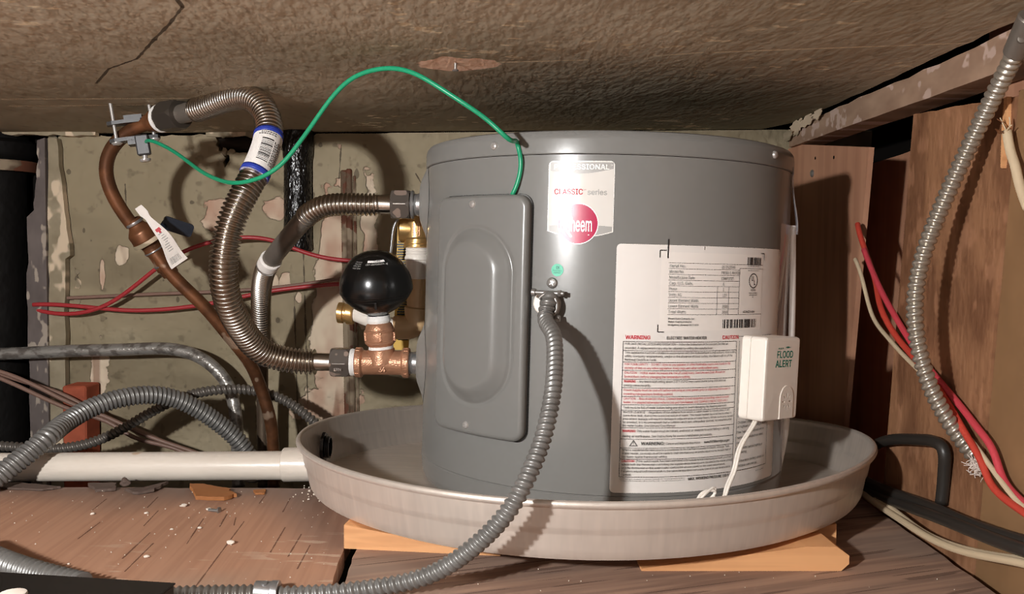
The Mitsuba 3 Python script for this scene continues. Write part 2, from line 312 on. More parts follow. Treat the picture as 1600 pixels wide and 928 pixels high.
def corrugated(P, r, pitch, amp, sides=24, helix=False, per=8, sharp=1.0):
    P = spline(P, pitch / per)
    def rf(s, a):
        ph = 2 * np.pi * (s / pitch) - (a if helix else 0 * a)
        w = .5 + .5 * np.cos(ph); return amp * (2 * w ** sharp - 1)
    return tube(P, r, sides, rf)
def add(key, mesh, m, smooth=35, **kw):
    scene[key] = mikit.ply(mesh, m, smooth=smooth, **kw); return key
def lab(key, label=None, category=None, group=None, kind=None):
    labels[key] = {k: v for k, v in (('label', label), ('category', category), ('group', group), ('kind', kind)) if v}

# ---------------------------------------------------------------- the crawl space
def ceil_z(x): return .4255 + .0165 * x
# floor
def floor_sheet(pts, z, th, m, key):
    g = prism(pts, th); g.apply_translation([0, 0, z - th]); add(key, g, m, smooth=False)
edge = rough_line((-.2565, -.008), (-.2325, -.36), 26, .0016, 3)
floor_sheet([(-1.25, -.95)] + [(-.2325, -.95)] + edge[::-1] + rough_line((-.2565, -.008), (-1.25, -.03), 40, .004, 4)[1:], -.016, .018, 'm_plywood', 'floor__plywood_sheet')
edge2 = rough_line((-.2490, .0), (-.2215, -.36), 26, .0014, 5)
floor_sheet([(-.2215, -.95), (.2855, -.95)] + rough_line((.2855, -.5), (.2855, .20), 30, .002, 6) + [(-.249, .20)] + edge2, -.0165, .02, 'm_floor_board', 'floor__board')
g = cbox([-1.4, -1.0, -.16], [.6, .45, -.15]); add('floor__ground', g, 'm_void', False)
lab('floor', 'crawl space floor of worn brown plywood and a grey weathered board', kind='structure')
lab('floor__plywood_sheet', 'worn brown plywood sheet with split veneer'); lab('floor__board', 'grey weathered wide board')
# ceiling
cx = rough_line((.2930, -.62), (.2925, .26), 40, .0035, 11)
pts = [(-1.3, -.62)] + cx + [(.262, .335)] + [(-1.3, .335)]
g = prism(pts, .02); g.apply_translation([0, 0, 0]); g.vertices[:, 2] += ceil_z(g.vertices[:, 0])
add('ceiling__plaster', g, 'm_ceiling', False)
g = cbox([-1.4, -.62, .475], [.6, .5, .485]); add('ceiling__subfloor', g, 'm_void', False)
lab('ceiling', 'low brown painted plaster ceiling with cracks and flaking paint', kind='structure')
# back wall: a plaster slab with a ragged top, a hole and a broken left edge
top = [(-.79, .4065)] + rough_line((-.762, .408), (-.70, .4105), 10, .0022, 21) + rough_line((-.70, .4105), (-.545, .4130), 16, .002, 22) + rough_line((-.545, .411), (-.435, .4115), 14, .003, 23) + \
      rough_line((-.43, .4165), (-.39, .413), 6, .003, 24) + rough_line((-.385, .4165), (-.24, .4195), 12, .0012, 25) + [(.29, .4295)]
left = rough_line((-.762, .408), (-.752, -.12), 40, .003, 26)
wall = Polygon(top[1:] + [(.43, .4295), (.43, -.14), (-.752, -.14)] + left[::-1])
hole = Polygon(rough_line((-.533, .412), (-.528, .390), 6, .002, 31) + rough_line((-.528, .390), (-.480, .3865), 9, .0015, 32)[1:] + rough_line((-.480, .3865), (-.436, .392), 8, .0015, 33)[1:] + [(-.434, .42)] + [(-.52, .422)]).buffer(0)
hole2 = Polygon([(-.5215, .386), (-.513, .384), (-.512, .377), (-.519, .3655), (-.5215, .373), (-.528, .378)])
black = Polygon(rough_line((-.4312, .43), (-.4305, .252), 24, .0010, 81) + rough_line((-.3905, .250), (-.3902, .43), 24, .0010, 82))
wall = wall.difference(hole).difference(hole2).difference(black)
if wall.geom_type != 'Polygon': wall = max(wall.geoms, key=lambda q: q.area)
g = prism(wall, .03, XZ); g.apply_translation([0, .36, 0]); add('wall_back__plaster', g, 'm_wall', False)
g = cbox([-1.4, .40, -.16], [.6, .41, .50]); add('wall_back__backing', g, 'm_void', False)
lab('wall_back', 'olive brown plaster back wall with peeling paint and cracks', kind='structure')
# rusty iron strip sunk in the wall
g = cat([cbox([-.3500, .3275, -.12], [-.3405, .345, .364], .002), cbox([-.3420, .3260, -.12], [-.3330, .345, .366], .002), cbox([-.3320, .3285, -.12], [-.3275, .345, .356], .001)])
g.vertices[:, 0] += (.36 - g.vertices[:, 2]) * .018
add('wall_back__rusty_strip', g, 'm_rust_pipe', False); lab('wall_back__rusty_strip', 'narrow rusty upright strip with paint peeled along it')
# broken lath edges round the hole
for i, (x0, z0, s, sd) in enumerate([(-.523, .4125, .010, 1), (-.519, .388, .008, 2), (-.5225, .378, .009, 3), (-.508, .3885, .006, 4)]):
    r = np.random.default_rng(sd); k = 8; a = np.sort(r.uniform(0, 6.28, k)); q = [(x0 + s * r.uniform(.35, .9) * math.cos(t), z0 + s * r.uniform(.35, .9) * math.sin(t)) for t in a]
    g = prism(q, .004, XZ); g.apply_translation([0, .3305, 0]); g = rot(g, [1, 0, 0], r.uniform(-.5, .1), (x0, .3305, z0))
    add('wall_back__broken_plaster' + (f'_{i:03d}' if i else ''), g, 'm_plaster_edge', False)
for i, (x0, z0, s, sd) in enumerate([(-.772, .404, .008, 5), (-.7365, .212, .006, 6), (-.7355, .195, .008, 7), (-.7365, .168, .007, 8), (-.738, .155, .005, 9)]):
    r = np.random.default_rng(sd); k = 9; a = np.sort(r.uniform(0, 6.28, k)); q = [(x0 + s * r.uniform(.4, 1.1) * math.cos(t), z0 + s * 1.3 * r.uniform(.4, 1.1) * math.sin(t)) for t in a]
    g = prism(q, .002, XZ); g.apply_translation([0, .3290, 0]); g = rot(g, [0, 0, 1], r.uniform(.3, .8), (x0, .329, z0))
    add(f'wall_back__broken_plaster_{i + 4:03d}', g, 'm_plaster_edge', False)
# corner trim: dark painted stud and ragged plaster edge
outline = rough_line((-.7830, .400), (-.7890, .300), 12, .003, 41) + rough_line((-.7995, .29), (-.8000, -.12), 26, .003, 42) + [(-.772, -.12), (-.772, .404)]
g = prism(outline, .02, XZ); g.apply_translation([0, .3310, 0]); add('trim_1', g, 'm_trim', False); lab('trim_1', 'grey dirty corner board at the left end of the back wall', kind='structure')
outline = rough_line((-.770, .404), (-.7735, -.12), 24, .0012, 43) + rough_line((-.752, -.12), (-.747, .23), 20, .0022, 44) + rough_line((-.740, .235), (-.757, .404), 14, .0015, 45)
g = prism(outline, .012, XZ); g.apply_translation([0, .3275, 0]); add('trim_2', g, 'm_plaster_edge', False); lab('trim_2', 'peeling pale plaster strip beside the corner board', kind='structure')
g = cbox([-1.30, -.60, -.15], [-1.28, .40, .47]); add('wall_left', g, 'm_dark_wood', False); lab('wall_left', 'dark wooden side of the crawl space', kind='structure')
# pale plaster lip between ceiling and wall
def lip(pts, key, y, th, seed):
    g = prism(pts, th, XZ); g.apply_translation([0, y, 0]); add(key, g, 'm_plaster_edge', False)
lip([(-.84, .4125)] + rough_line((-.83, .4085), (-.70, .4088), 14, .0018, 51) + [(-.70, .4135)], 'ceiling__plaster_lip', .325, .012, 0)
lip([(-.545, .4160)] + rough_line((-.545, .4105), (-.425, .4085), 14, .0022, 52) + [(-.425, .4185)], 'ceiling__plaster_lip_001', .331, .006, 0)
# flaky plaster in the right hand corner
for i, (y0, z0, s, sd) in enumerate([(.250, .4215, .020, 1), (.205, .4245, .017, 2), (.285, .416, .016, 3), (.16, .4270, .013, 4)]):
    r = np.random.default_rng(sd + 60); a = np.linspace(0, 6.28, 26)[:-1]; q = [(y0 + s * 1.8 * r.uniform(.5, 1) * math.cos(t), z0 + s * .55 * r.uniform(.45, 1) * math.sin(t) - .20 * s * math.cos(t)) for t in a]
    g = prism(q, .0012, np.array([[0, 0, -1, 0], [1, 0, 0, 0], [0, 1, 0, 0], [0, 0, 0, 1.0]])); g.apply_translation([.2905 - .001 * i, 0, 0]); g = rot(g, [0, 1, 0], -.35, (.289, y0, z0))
    add(f'ceiling__flake' + (f'_{i:03d}' if i else ''), g, 'm_plaster_edge', False)
# nail in the bare patch
n0 = np.array([-.1525, -.1385, ceil_z(-.15)])
add('ceiling_nail', cat([cyl(n0 + [0, 0, .004], n0 + [0, 0, -.006], .0013, 12), lathe([(0, 0), (.0026, 0), (.0032, -.0008), (.0024, -.0016), (0, -.0018)][::-1], n0 + [0, 0, -.006], (0, 0, 1), 16)]), 'm_steel', 30)
lab('ceiling_nail', 'nail head sticking out of the bare patch in the ceiling', 'nail')

# right wall of boards
WX = .300
def wboard(key, y0, y1, z0, z1, x, m, th=.02, c=.0015, seed=0):
    g = cbox([x, y0, z0], [x + th, y1, z1], c); add(key, g, m, False)
g = prism([(.105, -.14), (.325, -.14), (.325, .4015), (.262, .4000), (.0265, .3690)], .006, np.array([[0, 0, 1, 0], [1, 0, 0, 0], [0, 1, 0, 0], [0, 0, 0, 1.0]])); g.apply_translation([.302, 0, 0]); add('wall_right__board', g, 'm_old_plank', False)
g = prism([(-.12, -.14), (.33, -.14), (.33, .372), (.16, .376), (-.12, .392)], .015, np.array([[0, 0, 1, 0], [1, 0, 0, 0], [0, 1, 0, 0], [0, 0, 0, 1.0]])); g.apply_translation([.395, 0, 0]); add('wall_right__board_001', g, 'm_old_plank', False)
r = np.random.default_rng(4)
zt = rough_line((-.277, .373), (-.097, .387), 12, .0012, 71)
post = [(-.040, -.14)] + [(-.227, -.14)] + zt + rough_line((-.0962, .380), (-.0515, -.02), 18, .0008, 72)
g = prism(post, .03, np.array([[0, 0, 1, 0], [1, 0, 0, 0], [0, 1, 0, 0], [0, 0, 0, 1.0]])); g.apply_translation([WX - .004, 0, 0]); add('wall_right__post', g, 'm_post', False)
g = prism([(-.95, -.14), (-.2285, -.14), (-.2785, .3775), (-.95, .385)], .03, np.array([[0, 0, 1, 0], [1, 0, 0, 0], [0, 1, 0, 0], [0, 0, 0, 1.0]])); g.apply_translation([WX - .002, 0, 0]); add('wall_right__panel', g, 'm_panel_board', False)
wboard('wall_right__board_002', -.95, -.16, .384, .470, .334, 'm_old_plank')
wboard('wall_right__backing', -1.0, .40, -.15, .47, .425, 'm_void')
lab('wall_right', 'right wall of old brown boards', kind='structure'); lab('wall_right__post', 'wide rough sawn brown post'); lab('wall_right__panel', 'smooth tan board'); lab('wall_right__board', 'old plank with nail holes, in shadow below')
g = prism(rough_line((-.95, .3925), (.30, .4005), 30, .0006, 73) + [(.30, .4255)] + rough_line((.30, .4255), (-.95, .4275), 40, .0016, 74)[1:], .035, np.array([[0, 0, 1, 0], [1, 0, 0, 0], [0, 1, 0, 0], [0, 0, 0, 1.0]]))
g.apply_translation([.2955, 0, 0]); add('trim_3', g, 'm_beam', False); lab('trim_3', 'rough purple brown wooden beam under the right edge of the ceiling', kind='structure')
# nail holes, screw and splinter on the boards
for i, (x, y) in enumerate([(1274, 247), (1303, 246)]):
    p = atx(x, y, .302); g = cyl(p + [-.0004, 0, 0], p + [.004, 0, 0], .0022, 14, .0001); add('wall_right__nail_hole' + (f'_{i:03d}' if i else ''), g, 'm_void', 30)
p = atx(1270, 271, .302)
add('plank_screw', cat([lathe([(0, -.001), (.0048, 0), (.0050, .0012), (.0034, .0028), (0, .0032)], p, (-1, 0, 0), 20), cyl(p, p + [.006, 0, 0], .0018, 10)]), 'm_steel', 30)
lab('plank_screw', 'steel screw head in the plank right of the water heater', 'screw')
sp = [(y_ - .032, z_) for y_, z_ in [(-.2350, .374), (-.2395, .374), (-.2405, .352), (-.2362, .318), (-.2335, .319), (-.2330, .345)]]
g = prism(sp, .004, np.array([[0, 0, 1, 0], [1, 0, 0, 0], [0, 1, 0, 0], [0, 0, 0, 1.0]])); g.apply_translation([WX - .0075, 0, 0]); add('wall_right__splinter', g, 'm_shim', False); lab('wall_right__splinter', 'pale splinter split off the post')

# black cast iron drain stack on the far left
X0 = -.868; Y0 = .350
prof = [(.046, -.14), (.046, .352), (.048, .356), (.050, .358), (.050, .372), (.056, .378), (.060, .384), (.060, .398), (.056, .402), (.05, .404), (.05, .44)]
g = lathe([(0, -.14)] + prof + [(0, .44)], (X0, Y0, 0), (0, 0, 1), 48)
add('iron_drain_stack__pipe', g, 'm_iron', 40)
g = lathe([(.0595, .3565), (.0610, .357), (.0610, .372), (.0595, .3725)], (X0, Y0, 0), (0, 0, 1), 48); add('iron_drain_stack__hub_band', g, 'm_rust_pipe', 40)
lab('iron_drain_stack', 'thick black cast iron pipe standing at the far left', 'pipe'); lab('iron_drain_stack__hub_band', 'rusty brown ring below the top hub')
g = cbox([-.845, .38, -.14], [-.790, .395, .42], .004); add('wall_left__dark_stud', g, 'm_void', False)
# black tarred pipe end in the wall
xx = -.4110
prof = [(0, .246), (.0195, .246), (.0212, .249), (.0205, .262), (.0202, .30), (.0200, .375), (.0215, .382), (.0225, .40), (.0225, .42), (0, .42)]
add('tarred_pipe', lathe(prof, (xx, .325, 0), (0, 0, 1), 40), 'm_tar', 40); lab('tarred_pipe', 'short black tar coated pipe coming down the back wall', 'pipe')
g = cyl([-.56, .352, .402], [-.425, .352, .402], .0125, 24); add('wall_pipe', g, 'm_dark_wood', 30); lab('wall_pipe', 'dark brown pipe seen through the hole at the top of the back wall', 'pipe')
# brick
bx0, bx1 = -.738, -.704
add('red_brick', cbox([bx0, .283, -.14], [bx1, .3262, .049], .002), 'm_brick', False); lab('red_brick', 'red clay brick standing on end against the back wall', 'brick')

# ---------------------------------------------------------------- drain pan
def eul(a, b):
    ca, sa, cb, sb = math.cos(a), math.sin(a), math.cos(b), math.sin(b)
    return np.array([[cb, 0, sb], [0, 1, 0], [-sb, 0, cb]]) @ np.array([[1, 0, 0], [0, ca, -sa], [0, sa, ca]])
HT = eul(-.00838, .01481); PT = eul(-.04839, -.00382); PC = np.array([-.0204, -.0043, 0])
RP, ZP, RB, ZB = .30345, .04461, .29217, -.0024
def pan_pts(r, z, t, wr=1.0):
    w = .00545 * np.cos(2 * t) - .00224 * np.sin(2 * t) + .0011 * np.cos(3 * t) - .0006 * np.sin(3 * t)
    return np.stack([r * np.cos(t), r * np.sin(t), z + w * wr], 1) @ PT.T + PC
t = np.linspace(0, 2 * np.pi, 192, endpoint=False); rows = []
def flat_pts(r, dz):          # the part of the pan floor under the heater
    q = np.stack([r * np.cos(t) + PC[0] * 1.0, r * np.sin(t) + PC[1], 0 * t + dz], 1); return q @ HT.T
def blend(r, dz):
    k = np.clip((r - .215) / (.285 - .215), 0, 1); k = k * k * (3 - 2 * k)
    return flat_pts(r, -.0012 + dz) * (1 - k) + pan_pts(r, ZB + dz, t) * k
for r_ in (.0001, .12, .2, .225, .25, .27, .283): rows.append(blend(r_, .0008))
def wallp(k, off): return RB + (RP - .002 - RB) * k + off, ZB + (ZP - .002 - ZB) * k
rows.append(pan_pts(RB - .003, ZB + .0012, t)); rows.append(pan_pts(RB - .0008, ZB + .004, t))
for k in (.2, .45, .5, .55, .62, .8, .96):
    r_, z_ = wallp(k, -.0008 - (.0010 if k < .52 else 0)); rows.append(pan_pts(r_, z_, t))
for a in np.linspace(200, -130, 12):
    a = math.radians(a); rows.append(pan_pts(RP + .0030 * math.cos(a) - .0002, ZP - .0005 + .0032 * math.sin(a), t))
for k in (.93, .8, .62, .55, .5, .45, .2):
    r_, z_ = wallp(k, .0004 - (.0010 if k < .52 else 0)); rows.append(pan_pts(r_, z_, t))
rows.append(pan_pts(RB + .0002, ZB + .004, t)); rows.append(pan_pts(RB - .002, ZB + .0002, t))
for r_ in (.283, .27, .25, .225, .2, .12, .0001): rows.append(blend(r_, -.0006))
g = trimesh.Trimesh(np.vstack(rows), grid_faces(len(rows), len(t)), process=False)
add('drain_pan__pan', g, 'm_pan', 30)
lab('drain_pan', 'wide round aluminium drain pan under the water heater', 'drain pan')
# pan outlet fitting: nut inside, collar outside
pz = at(478, 728, .02)
inn = at(497, 705, .035); ax = np.array([-1, .0, .0])
c0 = np.array([-.3125, .030, .0215])
add('drain_pan__outlet_nut', cat([lathe([(.0120, 0), (.0172, 0), (.0172, .0035), (.0120, .0035), (.0120, 0)], c0, (1, 0, 0), 8), lathe([(.0105, 0)] + [(.0128 - .0008 * (k_ % 2), .0005 + k_ * .0010) for k_ in range(9)] + [(.0105, .009), (.0105, 0)], c0, (1, 0, 0), 24)]), 'm_black_plastic', 30)
lab('drain_pan__outlet_nut', 'black outlet nut inside the rim')
# ---------------------------------------------------------------- PVC drain pipe
y_ = .028
a0, a1 = at(-140, 731, y_), at(452, 727, y_)
add('pvc_drain_pipe__pipe', tube(np.linspace(a0, a1, 8), .0163, 40), 'm_pvc', 40)
b0, b1 = at(443, 726, y_), at(489, 725, y_)
add('pvc_drain_pipe__coupling', cyl(b0, b1, .0195, 40, .0012), 'm_pvc', 30)
add('pvc_drain_pipe__washer', lathe([(.012, 0), (.0185, 0), (.0185, .004), (.012, .004), (.012, 0)], at(482, 725, y_), (1, 0, 0), 32), 'm_bark', 30)
lab('pvc_drain_pipe', 'white plastic drain pipe running left from the pan', 'pipe'); lab('pvc_drain_pipe__washer', 'orange brown rubber washer')

# ---------------------------------------------------------------- wooden shims under the pan
def shim(key, A, B, hA, hB, wA, depth, label):
    """tapered board from the thick end A to the thin end B along its front bottom edge"""
    A, B = np.array(A), np.array(B); d = (B - A) / np.linalg.norm(B - A); n = np.array([-d[1], d[0], 0])
    if n[1] < 0: n = -n
    q = []
    for P, h in ((A, hA), (B, hB)):
        for k in (0, depth):
            q += [P + n * k, P + n * k + [0, 0, h]]
    q = np.array(q); v = []
    for p in q: v.append(p)
    m = trimesh.convex.convex_hull(np.array(v)); add(key, m, 'm_shim', False); lab(key, label, 'wooden shim', None)
shim('wood_shim', (-.2435, -.2070, -.0165), (-.105, -.2220, -.0165), .0212, .001, 0, .075, 'tapered orange wood shim under the left front of the pan')
A, B = np.array([.1800, -.2500, -.0165]), np.array([.01, -.2530, -.0165])
g = prism([(0, 0), (.168, 0), (.168, .002), (.03, .0205), (.004, .0205), (-.0065, .013), (-.0065, .006)], .038, XZ); g.apply_transform(np.diag([-1, 1, 1, 1.0])); g.invert()
g = rot(g, [0, 0, 1], .03); g.apply_translation([.1795, -.212, -.0165]); add('wood_shim_001', g, 'm_shim', False); lab('wood_shim_001', 'long tapered wood shim with a chamfered end under the right front of the pan', 'wooden shim')
g = prism([(0, 0), (.13, 0), (.13, .004), (0, .0225)], .035, XZ); g.apply_transform(np.diag([-1, 1, 1, 1.0])); g.invert()
g = rot(g, [0, 0, 1], -.05); g.apply_translation([.1985, -.158, -.0165]); add('wood_shim_002', g, 'm_shim', False); lab('wood_shim_002', 'wood shim in shadow behind the chamfered one', 'wooden shim')

# ---------------------------------------------------------------- water heater
R = .195; HH = .3544; HS = .3324
def wrap(V, h, th0=0.0):
    """(u along the jacket in metres, z) -> the jacket's surface, h metres proud; u = 0 faces the viewer (-y)"""
    V = np.asarray(V, float); a = V[:, 0] / R + th0
    return np.stack([(R + h) * np.sin(a), -(R + h) * np.cos(a), V[:, 1]], 1) @ HT.T
def hloc(th, z, h=0.0): return wrap(np.array([[math.radians(th) * R, z]]), h)[0]
def hnorm(th): a = math.radians(th); return HT @ np.array([math.sin(a), -math.cos(a), 0])
def hl(prof, sides=128): m = lathe(prof, (0, 0, 0), (0, 0, 1), sides); m.apply_transform(np.block([[HT, np.zeros((3, 1))], [np.zeros((1, 3)), 1]])); return m
add('water_heater__jacket', hl([(0, .004), (R - .004, .004), (R - .004, .026), (R, .028), (R, HS - .0004), (0, HS - .0004)]), 'm_jacket', 30)
add('water_heater__bottom_cap', hl([(0, .0), (.184, .0), (.1915, .0035), (.1935, .008), (.1945, .012), (.1958, .0262), (.1945, .0275), (0, .0275)]), 'm_jacket', 30)
add('water_heater__top_cap', hl([(0, HS), (.1960, HS), (.1970, HS + .0008), (.1970, HH - .009), (.1962, HH - .0045), (.194, HH - .0015), (.190, HH - .0002), (.182, HH + .0005), (0, HH + .003)]), 'm_jacket', 30)
lab('water_heater', 'grey cylindrical electric water heater with labels standing in the aluminium pan', 'water heater')
# access panel with an embossed stadium
UC, ZC, UW, ZW, CR = -.1425, .1837, .0562, .1125, .012
nu, nz = 110, 190
uu = np.linspace(-UW, UW, nu); zz = np.linspace(-ZW, ZW, nz); U_, Z_ = np.meshgrid(uu, zz, indexing='ij')
def rrect(u, z, hw, hh, r): 
    qx, qz = np.abs(u) - hw + r, np.abs(z) - hh + r
    return np.hypot(np.maximum(qx, 0), np.maximum(qz, 0)) + np.minimum(np.maximum(qx, qz), 0) - r
def sm(a, b, x): k = np.clip((x - a) / (b - a), 0, 1); return k * k * (3 - 2 * k)
d_edge = -rrect(U_, Z_, UW, ZW, CR)
# pull grid points outside the rounded corners onto the outline
out = d_edge < 0
cxu, czz = np.sign(U_) * (UW - CR), np.sign(Z_) * (ZW - CR)
vx, vz = U_ - cxu, Z_ - czz; ln = np.hypot(vx, vz) + 1e-12
U_ = np.where(out, cxu + vx / ln * CR, U_); Z_ = np.where(out, czz + vz / ln * CR, Z_)
d_edge = np.maximum(-rrect(U_, Z_, UW, ZW, CR), 0)
ds = rrect(U_, Z_, .043, .083, .043); 
H_ = .0065 + .0042 * np.sqrt(np.clip(1 - (1 - np.clip(d_edge / .005, 0, 1)) ** 2, 0, 1)) + .0085 * sm(0, -.0175, ds) - .0014 * np.exp(-((ds + .0005) / .002) ** 2)
top_v = wrap(np.stack([(UC + U_).ravel(), (ZC + Z_).ravel()], 1), H_.ravel())
f = grid_faces(nu, nz, False)
edge_i = np.r_[np.arange(nz), nz + np.arange(nu - 2) * nz + nz - 1 + 0, (nu - 1) * nz + np.arange(nz)[::-1], (np.arange(nu - 2)[::-1] + 1) * nz]
edge_i = np.r_[np.arange(nz), (np.arange(1, nu - 1)) * nz + nz - 1, (nu - 1) * nz + np.arange(nz)[::-1], np.arange(1, nu - 1)[::-1] * nz]
bv = wrap(np.stack([(UC + U_).ravel()[edge_i], (ZC + Z_).ravel()[edge_i]], 1), .0012)
n1 = len(top_v); k = np.arange(len(edge_i)); k2 = (k + 1) % len(edge_i)
f = np.vstack([f, np.stack([edge_i[k], n1 + k, n1 + k2], 1), np.stack([edge_i[k], n1 + k2, edge_i[k2]], 1)])
add('water_heater__access_panel', trimesh.Trimesh(np.vstack([top_v, bv]), f, process=False), 'm_panel', 40)
def gap_shade(hw, hh, r, uc, zc, h0, h1, n=160):
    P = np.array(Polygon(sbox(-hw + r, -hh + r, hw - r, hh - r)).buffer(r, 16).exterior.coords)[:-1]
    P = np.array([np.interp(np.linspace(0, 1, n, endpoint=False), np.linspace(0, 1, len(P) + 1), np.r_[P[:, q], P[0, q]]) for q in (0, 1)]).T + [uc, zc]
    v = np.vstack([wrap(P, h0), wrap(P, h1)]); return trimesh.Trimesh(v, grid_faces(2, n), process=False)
add('water_heater__access_panel__gap_shade', gap_shade(UW + .0012, ZW + .001, CR, UC, ZC, .0002, .0030), 'm_gap_shade', False); lab('water_heater__access_panel__gap_shade', 'dark strip put in as the shade behind the panel edge')  # dark band added to draw the shadow gap under the raised panel
def pan_screw(key, th, z, h, r=.0038, m='m_screw'):
    o = hloc(th, z, h - .001); d = hnorm(th)
    head = m3.Manifold.revolve(m3.CrossSection([[(0, 0), (r, 0), (r, .0012), (r * .8, .0026), (r * .4, .0032), (0, .0033)]]), 28)
    slot = m3.Manifold.cube((r * 1.1, r * .22, .002), True).translate((0, 0, .0033)) + m3.Manifold.cube((r * .22, r * 1.1, .002), True).translate((0, 0, .0033))
    q = (head - slot).to_mesh(); g = place(trimesh.Trimesh(q.vert_properties[:, :3], q.tri_verts, process=False), o, d, .5); add(key, g, m, 30)
pan_screw('water_heater__access_panel__screw', -42.6, .2879, .0105); pan_screw('water_heater__access_panel__screw_001', -43.3, .0802, .0105)
pan_screw('water_heater__top_cap__screw', -37.5, .3415, .0025); pan_screw('water_heater__top_cap__screw_001', 47.7, .3432, .0025); pan_screw('water_heater__bottom_cap__screw', -7.0, .0195, .0012)
pan_screw('water_heater__round_knob_screw', -19.3, .2172, .0005, .0050, 'm_steel')
# collars and nipples of the two ports on the left side
PU, PL = at(655, 320, 0), at(650, 567, 0)
for i, P in enumerate((PU, PL)):
    key = 'water_heater__port_collar' + (f'_{i:03d}' if i else ''); z = P[2]
    rad = .0445 if i == 0 else .047
    rr = np.linspace(0, rad, 16)[1:]; aa = np.linspace(0, 2 * np.pi, 64, endpoint=False); rows = []
    for q in rr:
        h = .0085 * sm(rad, rad * .35, q) + .0004
        u = q * np.cos(aa) - math.radians(90) * R; rows.append(wrap(np.stack([u, z + q * np.sin(aa)], 1), h))
    g = trimesh.Trimesh(np.vstack(rows), grid_faces(len(rows), 64), process=False); add(key, g, 'm_collar', 30)
    p1 = np.array([-.185, 0, z]); p0 = np.array([at(641 if i == 0 else 636, 320, 0)[0], 0, z])
    g = lathe([(.0095, 0), (.0118, 0)] + [(.0124 - (.0006 if k % 2 else 0), .002 + k * .001) for k in range(6)] + [(.0124, .009), (.0124, float(np.linalg.norm(p1 - p0))), (0, float(np.linalg.norm(p1 - p0)))], p0, (1, 0, 0), 40)
    add('water_heater__port_nipple' + (f'_{i:03d}' if i else ''), g, 'm_galv', 30)
lab('water_heater__port_nipple', 'galvanised upper pipe nipple'); lab('water_heater__port_nipple_001', 'galvanised lower pipe nipple')

# ------------------------------------------------ flat print on the jacket
def sheet(u0, u1, v0, v1, rad, h, lo=None, nx=48, nz=8, th0=0.):
    us = np.linspace(u0, u1, nx); us = np.unique(np.r_[us, u0 + rad * (1 - np.cos(np.linspace(0, np.pi / 2, 7))), u1 - rad * (1 - np.cos(np.linspace(0, np.pi / 2, 7)))])
    cut = np.zeros_like(us)
    for e, s in ((u0, 1), (u1, -1)):
        k = np.clip(rad - s * (us - e), 0, rad); cut = np.maximum(cut, rad - np.sqrt(np.maximum(rad ** 2 - k ** 2, 0)))
    lo_ = v0 + cut if lo is None else lo(us); hi = v1 - cut
    k = np.linspace(0, 1, nz)
    V = np.stack([np.repeat(us[:, None], nz, 1), lo_[:, None] * (1 - k) + hi[:, None] * k], -1).reshape(-1, 2)
    return trimesh.Trimesh(wrap(V, h, th0), grid_faces(len(us), nz, False)[:, ::-1], process=False)
_tc = {}
def flat_text(text, bold=False):
    if (text, bold) not in _tc:
        m = meshkit.text_mesh(text, 1.0, .01, bold); k = m.face_normals[:, 2] > .5
        f = m.faces[k]; v, f = np.unique(f, return_inverse=True)[0], np.unique(f, return_inverse=True)[1].reshape(-1, 3)
        _tc[(text, bold)] = (m.vertices[v][:, :2].copy(), f)
    return _tc[(text, bold)]
def text2d(text, u, v, h, width=None, bold=False, maxw=None):
    V, f = flat_text(text, bold); V = V * h; w = V[:, 0].max()
    s = width / w if width else (min(1, maxw / w) if maxw else 1)
    V = V * [s, 1] + [u, v]; return V, f
def rect2d(u0, v0, u1, v1, n=None):
    n = n or max(2, int(abs(u1 - u0) / .004) + 2); us = np.linspace(u0, u1, n)
    V = np.stack([np.repeat(us, 2), np.tile([v0, v1], n)], 1); f = []
    for i in range(n - 1): a = 2 * i; f += [[a, a + 2, a + 3], [a, a + 3, a + 1]]
    return V, np.array(f)
def poly2d(p):
    v, f = trimesh.creation.triangulate_polygon(p, engine='earcut'); return np.array(v), np.array(f)
def on_jacket(items, h): 
    ms = []
    for V, f in items:
        v = wrap(V, h); g = trimesh.Trimesh(v, f, process=False)
        nrm = g.face_normals; c = g.triangles_center
        bad = (nrm[:, :2] * c[:, :2]).sum(1) < 0
        fs = np.array(f).copy(); fs[bad] = fs[bad][:, ::-1]; ms.append(trimesh.Trimesh(v, fs, process=False))
    return cat(ms)
def disc2d(u, v, r, nr=8, na=48):
    a = np.arange(na) * 2 * np.pi / na; q = np.linspace(.02, 1, nr) * r
    return np.stack([(u + q[:, None] * np.cos(a)).ravel(), (v + q[:, None] * np.sin(a)).ravel()], 1), np.vstack([grid_faces(nr, na), [[0, k, k + 1] for k in range(1, na - 1)]])
# brand label
bu0, bu1 = -.0712, -.0130
def brand_lo(us): k = (us - (bu0 + bu1) / 2) / ((bu1 - bu0) / 2); return .2642 - .0050 * (1 - k ** 2)
add('water_heater__brand_label', sheet(bu0 - .0006, bu1 + .0006, 0, .3263, .004, .0003, lambda us: brand_lo(np.clip(us, bu0, bu1)) - .0006), 'm_print_white', True)
add('water_heater__brand_label__face', sheet(bu0, bu1, 0, .3257, .0036, .0006, brand_lo), 'm_brand', True)
g1 = []
us = np.linspace(bu0 + .0015, bu1 - .0006, 24)
k = (us - us[0]) / (us[-1] - us[0]); V = np.vstack([np.stack([us, .3250 + 0 * us], 1), np.stack([us, .3175 - .0035 * np.sin(np.pi * np.clip(k * 1.0, 0, 1)) + .002 * k], 1)])
n = len(us); f = []
for i in range(n - 1): f += [[i, i + 1, n + i + 1], [i, n + i + 1, n + i]]
g1.append((V, np.array(f)))
V = np.vstack([np.stack([us, .2685 + .0012 * np.sin(np.pi * k)], 1), np.stack([us, brand_lo(us) + .0003], 1)]); g1.append((V, np.array(f)))
